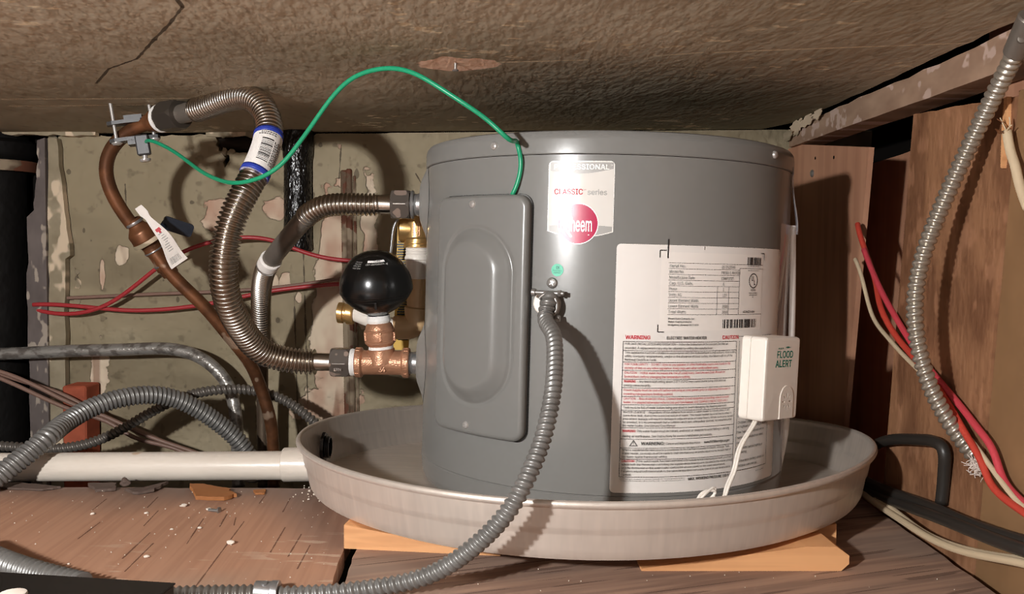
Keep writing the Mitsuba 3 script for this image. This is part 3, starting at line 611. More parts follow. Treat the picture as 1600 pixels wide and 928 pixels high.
add('water_heater__brand_label__band', on_jacket(g1[:1], .0008), 'm_print_grey', False); add('water_heater__brand_label__band_001', on_jacket(g1[1:], .0008), 'm_print_grey', False); lab('water_heater__brand_label__band', 'grey curved band at the top')
add('water_heater__brand_label__title', on_jacket([text2d('PROFESSIONAL', bu0 + .0040, .3188, .0044, .050, True), text2d('TM', bu0 + .0545, .3220, .0012)], .0010), 'm_print_white', False); lab('water_heater__brand_label__title', 'white lettering PROFESSIONAL')
add('water_heater__brand_label__series', on_jacket([text2d('CLASSIC', bu0 + .0050, .2966, .0047, .0262, True), text2d('TM', bu0 + .0316, .3002, .001)], .0010), 'm_ink_red', False); lab('water_heater__brand_label__series', 'red lettering CLASSIC')
add('water_heater__brand_label__series_word', on_jacket([text2d('series', bu0 + .0350, .2964, .0046, .0175, True)], .0010), 'm_print_grey', False); lab('water_heater__brand_label__series_word', 'grey lettering series')
lc = (-.0437, .2706); ck = lambda r: disc2d(lc[0], lc[1], r)
add('water_heater__brand_label__logo_rim', on_jacket([ck(.0184)], .0010), 'm_print_white', False)
add('water_heater__brand_label__logo', on_jacket([ck(.0175)], .0013), 'm_logo_red', False); lab('water_heater__brand_label__logo', 'round crimson logo')
# the script R: a tall stem, a bowl and a long leg; then 'heem'
from shapely.geometry import LineString
from shapely.ops import unary_union
ang = np.linspace(2.1, -1.7, 24)
Rm = unary_union([LineString([(-.0066, .0180), (-.0068, .008), (-.0070, .0), (-.0072, -.0064)]).buffer(.00085),
                  LineString([(-.0128 + .0046 * math.cos(a), .0050 + .0058 * math.sin(a)) for a in ang]).buffer(.0010),
                  LineString([(-.0146, .0100), (-.0150, .0), (-.0154, -.007)]).buffer(.0010),
                  LineString([(-.0136, -.0004), (-.0098, -.0062), (-.0058, -.0112)]).buffer(.0010)]).intersection(Point(0, 0).buffer(.0178))
Rm = affinity.translate(Rm, *lc)
rs = [poly2d(q) for q in (Rm.geoms if hasattr(Rm, 'geoms') else [Rm])]
add('water_heater__brand_label__logo_letters', on_jacket(rs + [text2d('heem', lc[0] - .0064, lc[1] - .0066, .0122, .0190, True), poly2d(Point(lc[0] + .0098, lc[1] - .0098).buffer(.0006))], .0016), 'm_print_white', False); lab('water_heater__brand_label__logo_letters', 'white lettering Rheem')
# green approval sticker
gc = (math.radians(-18) * R, .2289)
add('water_heater__ok_sticker', on_jacket([disc2d(gc[0], gc[1], .0056, 5, 32)], .0004), 'm_sticker_green', False); lab('water_heater__ok_sticker', 'small round green sticker')
add('water_heater__ok_sticker__print', on_jacket([text2d('OK', gc[0] - .0012, gc[1] + .0010, .0026, .0034, True), text2d('TESTED', gc[0] - .0040, gc[1] - .0012, .0012, .0080), text2d('PASSED', gc[0] - .0030, gc[1] - .0030, .0011, .0060)], .0007), 'm_ink_teal', False)
# big rating and warning label
lu0, lu1, lv0, lv1 = -.0088, .1918, .0312, .2538
lu1 = math.radians(55.6) * R
add('water_heater__warning_label', sheet(lu0, lu1, lv0, lv1, .004, .0003, nx=70), 'm_label', True); lab('water_heater__warning_label', 'large white printed warning label')
pu0, pu1, pv0, pv1 = .0315, .1500, .1775, .2475
add('water_heater__warning_label__rating_plate', sheet(pu0, pu1, pv0, pv1, .001, .0006, nx=50), 'm_plate', True); lab('water_heater__warning_label__rating_plate', 'glossy rating plate sticker')
K, Rd = [], []
LW = .00035
def hline(u0, u1, v, w=LW): K.append(rect2d(u0, v - w / 2, u1, v + w / 2))
def vline(u, v0, v1, w=LW): K.append(rect2d(u - w / 2, v0, u + w / 2, v1, 2))
# crop marks round the plate
for (u, v, su, sv) in ((.0300, .2490, 1, -1), (.1520, .2490, -1, -1), (.0300, .1762, 1, 1)):
    K.append(rect2d(u, v - .0004, u + su * .006, v + .0004)) ; K.append(rect2d(u - .0004, v, u + .0004, v + sv * .0065, 2))
t0, t1, tv = .0385, .1150, [.2380 - i * .00512 for i in range(10)]
for i, v in enumerate(tv): hline(t0, t1 if i else .150, v)
hline(t1, .150, .2345); vline(t1, tv[9], .2345); hline(t0, .150, tv[9])
vline(.0885, tv[9], tv[4]); vline(.1020, tv[9], tv[4])
for i, (a, b) in enumerate([('Serial No.', 'Q172520598'), ('Model No.', 'PROE6 1 RH POU'), ('Manufacture Date', '02MAY2025'), ('Cap. U.S. Gals.', '6'), ('Phase', '1'), ('Volts AC', '120'), ('Upper Element Watts', ''), ('Lower Element Watts', '2000'), ('Total Watts', '2000')]):
    K.append(text2d(a, t0 + .0006, tv[i + 1] + .0012, .0026, len(a) * .00155))
    if b: K.append(text2d(b, .0925 if i < 3 else .0945, tv[i + 1] + .0011, .0026, len(b) * .00165))
for i, a in enumerate(['Rheem Sales Company, Inc.', 'Water Heating Division', 'Montgomery, Alabama 36117 USA']): K.append(text2d(a, .0392, .1875 - i * .0028, .0016, len(a) * .00105, True))
def barcode(u0, u1, v0, v1, seed, n=26):
    r = np.random.default_rng(seed); w = r.choice([1, 1, 2, 3], 2 * n).astype(float); w = w / w.sum() * (u1 - u0); x = u0
    for i in range(n): K.append(rect2d(x, v0, x + w[2 * i], v1, 2)); x += w[2 * i] + w[2 * i + 1]
barcode(.0960, .1420, .1795, .1875, 1); barcode(.1255, .1470, .2378, .2450, 2, 24)
K.append(text2d('0 200352 64701 4', .1262, .2362, .0013, .020))
K.append(text2d('43396334 R00', .1210, tv[9] + .0014, .0019, .0175, True))
ulc = (.1352, .2232)
ring = affinity.scale(Point(*ulc).buffer(.0062, 32), 1.08, 1.12).difference(affinity.scale(Point(*ulc).buffer(.0054, 32), 1.08, 1.12)); K.append(poly2d(ring))
K.append(text2d('U', ulc[0] - .0034, ulc[1] - .0002, .0046, .0032, True)); K.append(text2d('L', ulc[0] + .0004, ulc[1] - .0038, .0046, .0026, True))
K.append(text2d('Manufactured in U.S.A.', .1265, .2322, .0010, .017)); K.append(text2d('LISTED', .1318, .2138, .0017, .0070, True)); K.append(text2d('HOUSEHOLD STORAGE', .1290, .2112, .0010, .0125, True)); K.append(text2d('TANK WATER HEATER', .1290, .2094, .0010, .0125, True)); K.append(text2d('8Z', .1340, .2076, .001, .002, True))
hline(.0730, .0734, .2520, .003)
# long marker line across the label's top edge
K.append(rect2d(.0368, .2420, .0380, .2590, 2))
# warnings
wz = lambda y: .1673 - (y - 533) * .0005745
HD = .1695
for i, (it_, m_) in enumerate([(text2d('WARNING', .0010, HD, .0033, .0225, True), 'm_ink_red'), (text2d('ELECTRIC WATER HEATER', .0385, HD + .0002, .0026, .0400, True), 'm_ink'), (text2d('CAUTION', .0960, HD, .0033, .0205, True), 'm_ink_red')]): add('water_heater__warning_label__heading' + (f'_{i:03d}' if i else ''), on_jacket([it_], .0010), m_, False)
hline(.117, .172, HD + .0020)
bu, be = -.0006, .1142
rows_ = [533, 547, 565, 578, 591.5, 605, 618.5, 631.5, 640, 667.5, 685, 699, 716.5, 744.5]
for y in rows_: hline(bu, be, wz(y), .00045)
vline(bu, wz(744.5), wz(533), .00045); vline(be, wz(744.5), wz(533), .00045)
TX = [('k', ['FOR SAFE INSTALLATION AND OPERATION - Follow the Instructions in the Use and Care Manual', 'provided. A replacement copy may be obtained by writing the manufacturer.']),
      ('k', ["This appliance must be installed in accordance with the manufacturer's instructions, local codes,", 'utility company requirements, and/or in the absence of local codes, the latest edition of the', 'National Electrical Code.']),
      ('r', ['FOR YOUR SAFETY - DO NOT store or use gasoline or other flammable vapors and liquids in the', 'vicinity of this or any other appliance. Keep rags and other combustibles away.']),
      ('r', ['CAUTION - Hotter water increases the risk of scald injury. See Use and Care Manual for', 'Instructions before changing the temperature setting.']),
      ('w', ['WARNING - Any thermostat setting above 125°F (52°C) may cause severe burns and consume', 'energy unnecessarily.']),
      ('r', ['Power supply must be shut off before removing access panels prior to adjusting thermostat or', 'resetting temperature limiting control.']),
      ('r', ['CAUTION - Risk of electric shock. Connect branch circuit equipment grounding means to water', 'heater. For detailed information refer to Use and Care Manual. USE COPPER CONDUCTORS ONLY.']),
      ('k', ['Tank must be full of water before being energized to avoid damaging the heating elements.']),
      ('k', ['WATER LEAKAGE - Regardless of the material from which a water heater is constructed, it will', 'some time leak, due to the corrosive action of water. This water heater must not be located in', 'area where leakage will result in damage to adjacent area or lower floors. When such area cannot', 'be avoided, it is recommended that a suitable catch pan, adequately drained, be installed under', 'the water heater. See Use and Care Manual.']),
      ('w', ['WARNING: This water heater must be braced, anchored, or strapped to avoid falling or moving', 'during an earthquake. See Instructions for correct installation procedures.']),
      ('p', []),
      ('k', ['When a supplemental heat source is connected to the Certified Household Electric Storage Tank', 'Water Heater, provision must be made to limit the heat source temperature not to exceed that of', 'the water heater thermostat setting.']),
      ('c', ['CAUTION: If the water heater has been retrofitted with supplemental heating equipment, you must', 'adjust both the thermostat controlling the supplemental heat source (located in the water piping)', 'and the thermostat on the water heater (behind the access panel) to the same temperature.', 'Failure to adjust both thermostats to the same temperature can cause loss of proper temperature', 'control.'])]
for i, (kind, ls) in enumerate(TX):
    z0, z1 = wz(rows_[i]), wz(rows_[i + 1]); n = max(1, len(ls)); pitch = (z0 - z1 - .0008) / n
    for j, s in enumerate(ls):
        v = z0 - .0004 - pitch * (j + 1) + pitch * .26; h = min(.00215, pitch * .66); w = len(s) * .001165
        if kind in 'wc' and j == 0:
            wd, rest = s.split(' ', 1); wr = len(wd) * .00150
            Rd.append(text2d(wd, .0010, v, h, wr, True)); K.append(text2d(rest, .0010 + wr + .001, v, h, len(rest) * .001150))
        else: (Rd if kind == 'r' else K).append(text2d(s, .0010, v, h, w))
z0, z1 = wz(rows_[10]), wz(rows_[11]); vm = (z0 + z1) / 2
K.append(text2d('WARNING:', .0180, vm - .0013, .0028, .0220, True)); K.append(text2d('Cancer and Reproductive Harm -', .0412, vm - .0012, .0022, .0360)); K.append(text2d('www.P65Warnings.ca.gov', .0795, vm - .0012, .0022, .0300, True))
tri = Polygon([(.0075, vm - .0024), (.0152, vm - .0024), (.01135, vm + .0034)]); K.append(poly2d(tri.difference(tri.buffer(-.0006)))); K.append(rect2d(.0111, vm - .0002, .0116, vm + .0016, 2)); K.append(rect2d(.0111, vm - .0014, .0116, vm - .0008, 2))
for i, s in enumerate(['THIS PRODUCT IS MADE TO USE ONE OR MORE OF THE FOLLOWING PATENTS', 'OTHER PATENTS PENDING 5,879,578 4,957,165 5,784,507 5,596,952 6,412,777']): K.append(text2d(s, -.0004, wz(748.5 + i * 3), .00085, .0610))
K.append(text2d('MAX. WORKING PRESSURE 150 P.S.I.', .0640, wz(751.5), .0024, .0510, True))
ru, re_ = .1180, .1700
vline(ru, wz(744.5), wz(533), .00045); vline(re_, wz(744.5), wz(533), .00045); hline(ru, re_, wz(744.5), .00045)
for i, s in enumerate(['DANGER', 'Water temperature over 125°F', 'can cause severe burns instantly', 'or death from scalds.', 'Children, disabled and elderly are', 'at highest risk of being scalded.', 'See instruction manual before', 'setting temperature at water', 'heater.', 'Feel water before bathing or', 'showering.', 'Temperature limiting valves are', 'available, see manual.']):
    y = [620, 634, 645, 657, 668, 675, 684, 693, 701, 710, 717, 731, 739][i]; K.append(text2d(s, ru + .0014, wz(y), .0024, len(s) * .00150))
K.append(text2d('AP20345 REV.', .150, wz(752), .0012, .016))
add('water_heater__warning_label__black_print', on_jacket(K, .0010), 'm_ink', False); add('water_heater__warning_label__red_print', on_jacket(Rd, .0010), 'm_ink_red', False)
lab('water_heater__warning_label__black_print', 'black lettering, rules and barcodes', kind='stuff'); lab('water_heater__warning_label__red_print', 'red lettering', kind='stuff')

# ---------------------------------------------------------------- conduit connector on the jacket and the flexible conduit in front
cth = -19.3; co = hloc(cth, .2008, 0); cn = hnorm(cth)
hz = HT @ np.array([0, 0, 1.0]); hu = np.cross(hz, cn); hu /= np.linalg.norm(hu)
def hp(a, b, c): return co + hu * a + hz * b + cn * c
add('conduit_connector__bushing', lathe([(0, 0), (.0102, 0), (.0102, .0012), (.0088, .0028), (0, .0030)], hp(-.0068, -.0022, .0006), cn, 32), 'm_white_plastic', 30)
add('conduit_connector__body', lathe([(.0075, .0), (.0098, 0), (.0098, .004), (.0085, .005), (.0085, .012), (.0075, .012), (.0075, 0)], hp(0, -.002, .001), cn, 32), 'm_steel', 30)
for i, (y0, sgn) in enumerate(((.009, 1), (.0135, 1))):
    a = np.linspace(-1.0, 2.4, 20); P = np.array([hp(.0090 * math.sin(q), -.0035 + .0105 * math.cos(q), y0) for q in a]); add('conduit_connector__strap' + (f'_{i:03d}' if i else ''), tube(P, .0019, 10, flat=1.0), 'm_steel', 40)
add('conduit_connector__screw', cat([cyl(hp(-.0135, .0078, .012), hp(.0145, .0078, .012), .0021, 16), cyl(hp(-.0150, .0078, .012), hp(-.0115, .0078, .012), .0036, 18), cyl(hp(.0095, .0078, .012), hp(.0120, .0078, .012), .0032, 6)]), 'm_steel', 30)
add('conduit_connector__screw_001', cat([cyl(hp(.002, -.0150, .012), hp(.0100, -.0145, .012), .0019, 16), cyl(hp(.0085, -.0146, .012), hp(.0115, -.0145, .012), .0030, 18)]), 'm_steel', 30)
lab('conduit_connector', 'steel clamp connector with a white bushing on the front of the heater', 'conduit connector')
pts = [hp(.0018, .0035, .009), hp(.0018, -.001, .016), hp(.0010, -.012, .0220)] + [at(x, y, Y) for x, y, Y in [(863, 520, -.234), (867, 560, -.260), (864, 610, -.286), (857, 650, -.301), (845, 695, -.315), (823, 748, -.331), (800, 790, -.338), (768, 829, -.336), (728, 864, -.330), (684, 892, -.322), (640, 908, -.317), (580, 919, -.316), (520, 926, -.316), (470, 929, -.316), (428, 930, -.316)]]
add('flexible_conduit__hose', corrugated(pts, .0062, .0054, .00095, 22, True, 8, .75), 'm_flex', True)
e0, e1 = at(432, 926, -.316), at(398, 925, -.3165)
add('flexible_conduit__coupling', cat([cyl(e0, e1, .0085, 28, .0006), cyl(e0 + [.002, 0, 0], e0 - [.004, 0, 0], .0092, 28, .0005), lathe([(0, 0), (.0022, 0), (.0024, .0012), (0, .0018)], (e0 + e1) / 2 + [0, -.003, .0078], (0, -.3, 1), 14)]), 'm_galv', 30)
add('flexible_conduit__hose_001', corrugated([at(400, 928, -.3165), at(340, 929, -.317), at(270, 931, -.318), at(230, 934, -.320)], .0066, .0054, .0009, 22, True, 8, .75), 'm_flex_dark', True)
lab('flexible_conduit', 'grey flexible metal conduit curving from the heater front down to the floor', 'conduit'); lab('flexible_conduit__coupling', 'smooth galvanised coupling')

# ---------------------------------------------------------------- flood alarm and plastic sleeve at the heater's right side
fa_th = 42.8; fo = hloc(fa_th, .1335, .003); fn_ = hnorm(fa_th); fu = np.cross(hz, fn_); fu /= np.linalg.norm(fu)
FM = np.eye(4); cR, sR = math.cos(-.035), math.sin(-.035)
FM[:3, 0] = cR * fu + sR * hz; FM[:3, 1] = -sR * fu + cR * hz; FM[:3, 2] = fn_; FM[:3, 3] = fo
FW, FH = .0300, .0385
def rbox(hw, hh, z0, z1, r, bev):
    P = Polygon(sbox(-hw + r, -hh + r, hw - r, hh - r)).buffer(r, 6); Q = P.buffer(-bev)
    v = [(x, y, z0) for x, y in P.exterior.coords] + [(x, y, z1 - bev) for x, y in P.exterior.coords] + [(x, y, z1 - bev * .3) for x, y in P.buffer(-bev * .3).exterior.coords] + [(x, y, z1) for x, y in Q.exterior.coords]
    return trimesh.convex.convex_hull(np.array(v))
def fadd(key, g, m, sm_=30, **k): g = g.copy(); g.apply_transform(FM); add(key, g, m, sm_, **k)
fadd('flood_alarm__shell', rbox(FW, FH, 0, .0085, .004, .0008), 'm_white_plastic')
front = rbox(FW, FH, .0091, .0255, .004, .0030)
fm = m3.Manifold(m3.Mesh(np.array(front.vertices, np.float32), np.array(front.faces, np.uint32)))
sc0 = (.0085, -.0215); slots = m3.Manifold()
for k in range(8):
    a = k * math.pi / 4; c = m3.Manifold.cube((.0042, .0013, .01), True).translate((.0058, 0, .0255)).rotate((0, 0, math.degrees(a))).translate((sc0[0], sc0[1], .0015)); slots += c
arch = Polygon([(-.003, -.0372), (.0200, -.0372)] + [(.0085 + .0115 * math.cos(t), -.0190 + .0125 * math.sin(t)) for t in np.linspace(0, math.pi, 20)])
am = trimesh.creation.extrude_polygon(arch, .0012, engine='earcut'); am.apply_translation([0, 0, .0250])
arm = m3.Manifold(m3.Mesh(np.array(am.vertices, np.float32), np.array(am.faces, np.uint32)))
q = (fm - slots).to_mesh(); fadd('flood_alarm__cover', trimesh.Trimesh(q.vert_properties[:, :3], q.tri_verts, process=False), 'm_white_plastic')
q = (arm - slots).to_mesh(); fadd('flood_alarm__speaker_grille', trimesh.Trimesh(q.vert_properties[:, :3], q.tri_verts, process=False), 'm_white_plastic')
fadd('flood_alarm__speaker_grille__slot_bottom', trimesh.creation.box([.018, .018, .0006], trimesh.transformations.translation_matrix([sc0[0], sc0[1], .0212])), 'm_dark_wood', False)
def ftext(items):
    ms = []
    for V, f in items: 
        v = np.c_[V, 0 * V[:, 0] + .02575]; ms.append(trimesh.Trimesh(v, f, process=False))
    return cat(ms)
fadd('flood_alarm__lettering', ftext([text2d('FLOOD', -.0125, .0195, .0062, .0285, True), text2d('ALERT', -.0140, .0110, .0062, .0285, True), text2d('AQUA', -.0105, .0275, .0014, .010, True), (lambda p: poly2d(p))(Polygon([(.000, .0275), (.012, .0290), (.006, .0300), (.001, .0292), (.006, .0285)]))]), 'm_ink_teal', False)
lab('flood_alarm', 'white plastic flood alarm box on the right side of the water heater', 'water alarm'); lab('flood_alarm__lettering', 'green lettering FLOOD ALERT')
w0 = FM[:3, 0] * -.016 + FM[:3, 1] * -.038 + FM[:3, 2] * .010 + fo
for i, dx in enumerate((-.0011, .0011)):
    o = hu * dx
    P = [w0 + o + [0, 0, .004], w0 + o, at(1156, 700, -.185) + o, at(1147, 735, -.192) + o, at(1136, 762, -.199) + o, at(1126, 784, -.205) + o, at(1112, 781, -.213) + o * 1.5, at(1118, 769, -.213) + [0, .002 * i, .003 * i], at(1104, 768, -.216) + o, at(1092, 780, -.218) + o, at(1082, 796, -.222) + o]
    add('alarm_wire__conductor' + (f'_{i:03d}' if i else ''), tube(spline(P, .0015), .00125, 10), 'm_white_plastic', True)
lab('alarm_wire', 'thin white twin wire hanging from the flood alarm into the pan', 'wire')
# folded clear plastic sleeve
th_a, th_b = 54.0, 66.5
add('plastic_sleeve__film', sheet(math.radians(th_a) * R, math.radians(th_b) * R, .030, .2790, .002, .0022), 'm_clear', True)
lab('plastic_sleeve__film', 'clear film over the edge of the label')
P = [hloc(66.8, z, h) for z, h in ((.279, .0035), (.25, .0045), (.20, .006), (.15, .0065), (.10, .0055), (.06, .0035), (.040, .002), (.028, .001))]
Pn = spline(P, .004); rad = np.interp(np.linspace(0, 1, len(Pn)), [0, .03, .5, .85, 1], [.0040, .0046, .0048, .0046, .0006])
add('plastic_sleeve__folded_edge', tube(Pn, rad, 14, flat=.55), 'm_label', True); lab('plastic_sleeve__folded_edge', 'white folded edge with a pointed lower end')
P = spline([hloc(67.5, z, h) for z, h in ((.338, .002), (.318, .0020), (.300, .0045), (.285, .0070), (.270, .0075))], .003)
rad = np.interp(np.linspace(0, 1, len(P)), [0, .1, .5, .75, 1], [.003, .0065, .0070, .0085, .0090])
add('plastic_sleeve__tape', tube(P, rad, 16, flat=.16), 'm_clear', True); lab('plastic_sleeve__tape', 'strip of clear tape at the top')
lab('plastic_sleeve', 'clear plastic document sleeve taped to the right edge of the water heater', 'plastic sleeve')

# ---------------------------------------------------------------- lower port: tee, vacuum relief valve, corrugated connector
zl = PL[2]
def tx(px): return np.array([at(px, 566, 0)[0], 0.0, zl])
def run_r(prof, x0, d=(1, 0, 0), sides=40): return lathe(prof, x0, d, sides)
L_ = float(tx(640)[0] - tx(556)[0])
prof = [(.0100, 0), (.0160, 0), (.0168, .0012), (.0168, .0062), (.0158, .0072), (.0138, .0085), (.0135, .012), (.0135, L_ - .012), (.0138, L_ - .0085), (.0158, L_ - .0072), (.0168, L_ - .0062), (.0168, L_ - .0012), (.016, L_), (.0100, L_)]
br_d = np.array([-.075, -.05, 1.0]); br_d /= np.linalg.norm(br_d); bc = (tx(597))
def to_m3(g): g = g.copy(); g.merge_vertices(); return m3.Manifold(m3.Mesh(np.array(g.vertices, np.float32), np.array(g.faces, np.uint32)))
tee = cat([run_r(prof, tx(556)), lathe([(.0, 0), (.0165, 0), (.0156, .008), (.0150, .0125), (.0150, .0150), (.0140, .0156), (0, .0156)], bc, br_d, 36)])
add('pipe_tee__body', tee, 'm_bronze', 30)
tm = []
for s_, px, dz, hh in (('3', 594, -.0085, .0050), ('4', 598.5, -.0085, .0050)):
    V, f = flat_text(s_, True); v = np.c_[V[:, 0] * hh, 0 * V[:, 0], V[:, 1] * hh] + [tx(px)[0], -.0140, zl + dz]; tm.append(trimesh.Trimesh(v, f, process=False))
for k in range(7):
    a = -1.35 + .34 * k
    for px in (560, 635): tm.append(rot(cbox([tx(px)[0] - .0022, -.0173, zl - .0006], [tx(px)[0] + .0022, -.0165, zl + .0006], .0002), [1, 0, 0], a, (0, 0, zl)))
add('pipe_tee__cast_marks', cat(tm), 'm_bronze', False); lab('pipe_tee__cast_marks', kind='stuff')
add('pipe_tee__thread_tape', lathe([(.0100, 0), (.0148, 0), (.0152, .002), (.0146, .006), (.0100, .006)], tx(548), (1, 0, 0), 32), 'm_tape', 30); lab('pipe_tee__thread_tape', 'white thread sealing tape')
add('pipe_tee__blue_ring', lathe([(.0100, 0), (.0147, 0), (.0147, .0018), (.0100, .0018)], tx(553.2), (1, 0, 0), 32), 'm_blue', 30); lab('pipe_tee__blue_ring', 'pale blue tape edge')
lab('pipe_tee', 'bronze pipe tee on the lower left port of the water heater', 'pipe fitting')
# valve
vb = bc + br_d * .0142
def vl(prof, sides=40): return lathe(prof, vb, br_d, sides)
add('vacuum_relief_valve__thread_tape', vl([(0, 0), (.0128, 0), (.0136, .0012), (.0134, .0040), (.0125, .005), (0, .005)]), 'm_tape', 30)
body = vl([(0, .0035), (.0125, .004), (.0150, .0065), (.0158, .0078), (.0168, .0083), (.0172, .0102), (.0161, .0110), (.0164, .0140), (.0167, .0175), (.0161, .0200), (.0168, .0205), (.0170, .0222), (.0159, .0230), (.0150, .0262), (.0138, .0290), (.0120, .0305), (0, .0305)])
rib = [place(cbox([-.0016, -.0008, .0105], [.0016, .0008, .0205], .0004), vb + np.array([math.sin(a), -math.cos(a), 0]) * .0165, br_d) for a in (.15, 1.3, -1.1)]
add('vacuum_relief_valve__body', cat([body] + rib), 'm_bronze', 30); lab('vacuum_relief_valve__body', 'ribbed bronze body')
add('vacuum_relief_valve__thread_tape_001', vl([(0, .0298), (.0122, .0302), (.0132, .0330), (.0124, .0365), (.0126, .0385), (0, .0390)]), 'm_tape', 30); lab('vacuum_relief_valve__thread_tape_001', 'white thread sealing tape')
cd = np.array([-.05, -.20, 1.0]); cd /= np.linalg.norm(cd); cb = vb + br_d * .0370
prof = [(0, 0), (.0105, 0), (.0118, .0035), (.0215, .0085), (.0262, .0115), (.0335, .0180), (.0362, .0215), (.0366, .0222), (.0366, .0232), (.0378, .0238), (.0384, .0250), (.0384, .0262), (.0398, .0272)]
a = np.linspace(.05, math.pi / 2, 22); prof += [(.0400 * math.cos(q) ** .92 if q < 1.57 else 0, .0285 + .0395 * math.sin(q)) for q in a]
prof[-1] = (0, prof[-1][1]); prof = [(r_, z_ * 1.09) for r_, z_ in prof]
add('vacuum_relief_valve__cap', lathe(prof, cb, cd, 64), 'm_black_plastic', 30); lab('vacuum_relief_valve__cap', 'glossy black mushroom shaped cap')
u_, v_, w_ = basis(cd)
fr = np.array([0, -1.0, 0]) - cd * (-cd[1]); fr /= np.linalg.norm(fr); sd = np.cross(fr, cd)
q = cb + cd * .022 + fr * .0375 + sd * -.004
g = trimesh.creation.box([.0022, .0035, .0080]); M = np.eye(4); M[:3, 0] = sd; M[:3, 1] = fr; M[:3, 2] = cd; M[:3, 3] = q; g.apply_transform(M); add('vacuum_relief_valve__cap__tab', g, 'm_black_plastic', False)
# print on the top of the cap, upside down for the viewer
def on_dome(items, lift):
    """flat (x to the viewer's right, y up the dome towards the back) -> dome surface"""
    ms = []
    for V, f in items:
        az = V[:, 0] / .0300; el = np.radians(38) + V[:, 1] / .0395
        r_, h_ = (.0400 * np.cos(el) ** .92 + lift), ((.0285 + (.0395 + lift) * np.sin(el)) * 1.09)
        v = cb + np.outer(h_, cd) + np.outer(r_ * np.cos(az), fr) - np.outer(r_ * np.sin(az), sd)
        g = trimesh.Trimesh(v, f, process=False); n = g.face_normals; bad = (n * (g.triangles_center - cb - cd * .02)).sum(1) < 0
        fs = np.array(f).copy(); fs[bad] = fs[bad][:, ::-1]; ms.append(trimesh.Trimesh(v, fs, process=False))
    return cat(ms)
if True:
    sgn = 1.0
    def flip(it): V, f = it; return -V, f
    tgt = []
    tgt.append(rect2d(-.004, .0105, .0185, .0135, 14))
    add('vacuum_relief_valve__cap__white_band', on_dome(tgt, .0004), 'm_print_white', False); lab('vacuum_relief_valve__cap__white_band', 'white print band')
    add('vacuum_relief_valve__cap__band_print', on_dome([flip(text2d('NSF 61', -.0125, -.0130, .0016, .009, True))], .0007), 'm_ink', False)
    ws = [flip(text2d('WATERGUARD-H2O', -.0165, -.0092, .0020, .022, True))]
    for k_, s_ in enumerate(['200 PSI', '250 F MAX', 'VACUUM', 'RELIEF']): ws.append(flip(text2d(s_, .0110, -.0120 + k_ * .0026, .0014, .010)))
    ws.append(poly2d(Polygon([(.0175, .0075), (.0210, .0088), (.0200, .0060)])))
    add('vacuum_relief_valve__cap__lettering', on_dome(ws, .0004), 'm_print_grey', False); lab('vacuum_relief_valve__cap__lettering', 'small pale lettering')
lab('vacuum_relief_valve', 'relief valve with a glossy black mushroom cap on the bronze tee', 'valve')

def connector_end(key, nut0, nut1, r, m):
    add(key + '__nut', hexnut(nut0, nut1, r), m, 20)
# corrugated connector from the lower port up and over to the copper pipe
n0, n1 = tx(548), tx(518); connector_end('corrugated_connector', n0, n1, .0175, 'm_nut_steel')
V8, f8 = flat_text('ERN', True); v = np.c_[V8[:, 0] * .003, 0 * V8[:, 0], V8[:, 1] * .003] + [tx(526)[0], -.0171, zl - .0075]
add('corrugated_connector__nut__stamp', trimesh.Trimesh(v, f8, process=False), 'm_nut_steel', False)
HR = .0136
path1 = [(492, 562.5, 0), (470, 561.5, -.003), (440, 560, -.010), (410, 549, -.022), (382, 520, -.045), (360, 480, -.075), (350, 440, -.092), (351, 395, -.100), (362, 345, -.098), (383, 300, -.088), (403, 262, -.074), (417, 225, -.060), (420, 195, -.046), (410, 168, -.032), (390, 153, -.018), (365, 152, .0), (335, 162, .024), (306, 172, .046)]
P1 = [at(*q) for q in path1]; n_ = tx(492)
P1[0] = n_; P1[1] = tx(472) + np.array([0, -.002, .0005])
add('corrugated_connector__tube', corrugated(P1, HR - .0012, .0046, .0020, 26, False, 10, .7), 'm_stainless', True)
add('corrugated_connector__end_sleeve', cyl(tx(519), tx(490), .0098, 28), 'm_stainless', 30)
E0, E1 = at(309, 171, .044), at(278, 180, .062)
add('corrugated_connector__end_sleeve_001', cyl(E1, E0, .0112, 28), 'm_tube_grey', 30); lab('corrugated_connector__end_sleeve_001', 'dull grey sleeve')
N0, N1 = at(283, 178, .058), at(255, 184, .076)
add('corrugated_connector__nut_001', cat([hexnut(N0, N1, .0188)]), 'm_nut_dark', 20)
add('corrugated_connector__thread_tape', lathe([(.009, 0), (.0156, .0004), (.0166, .003), (.0158, .0062), (.009, .0066)], at(249.0, 185.8, .0772), at(283, 178, .058) - at(255, 184, .076), 28), 'm_tape', 30)
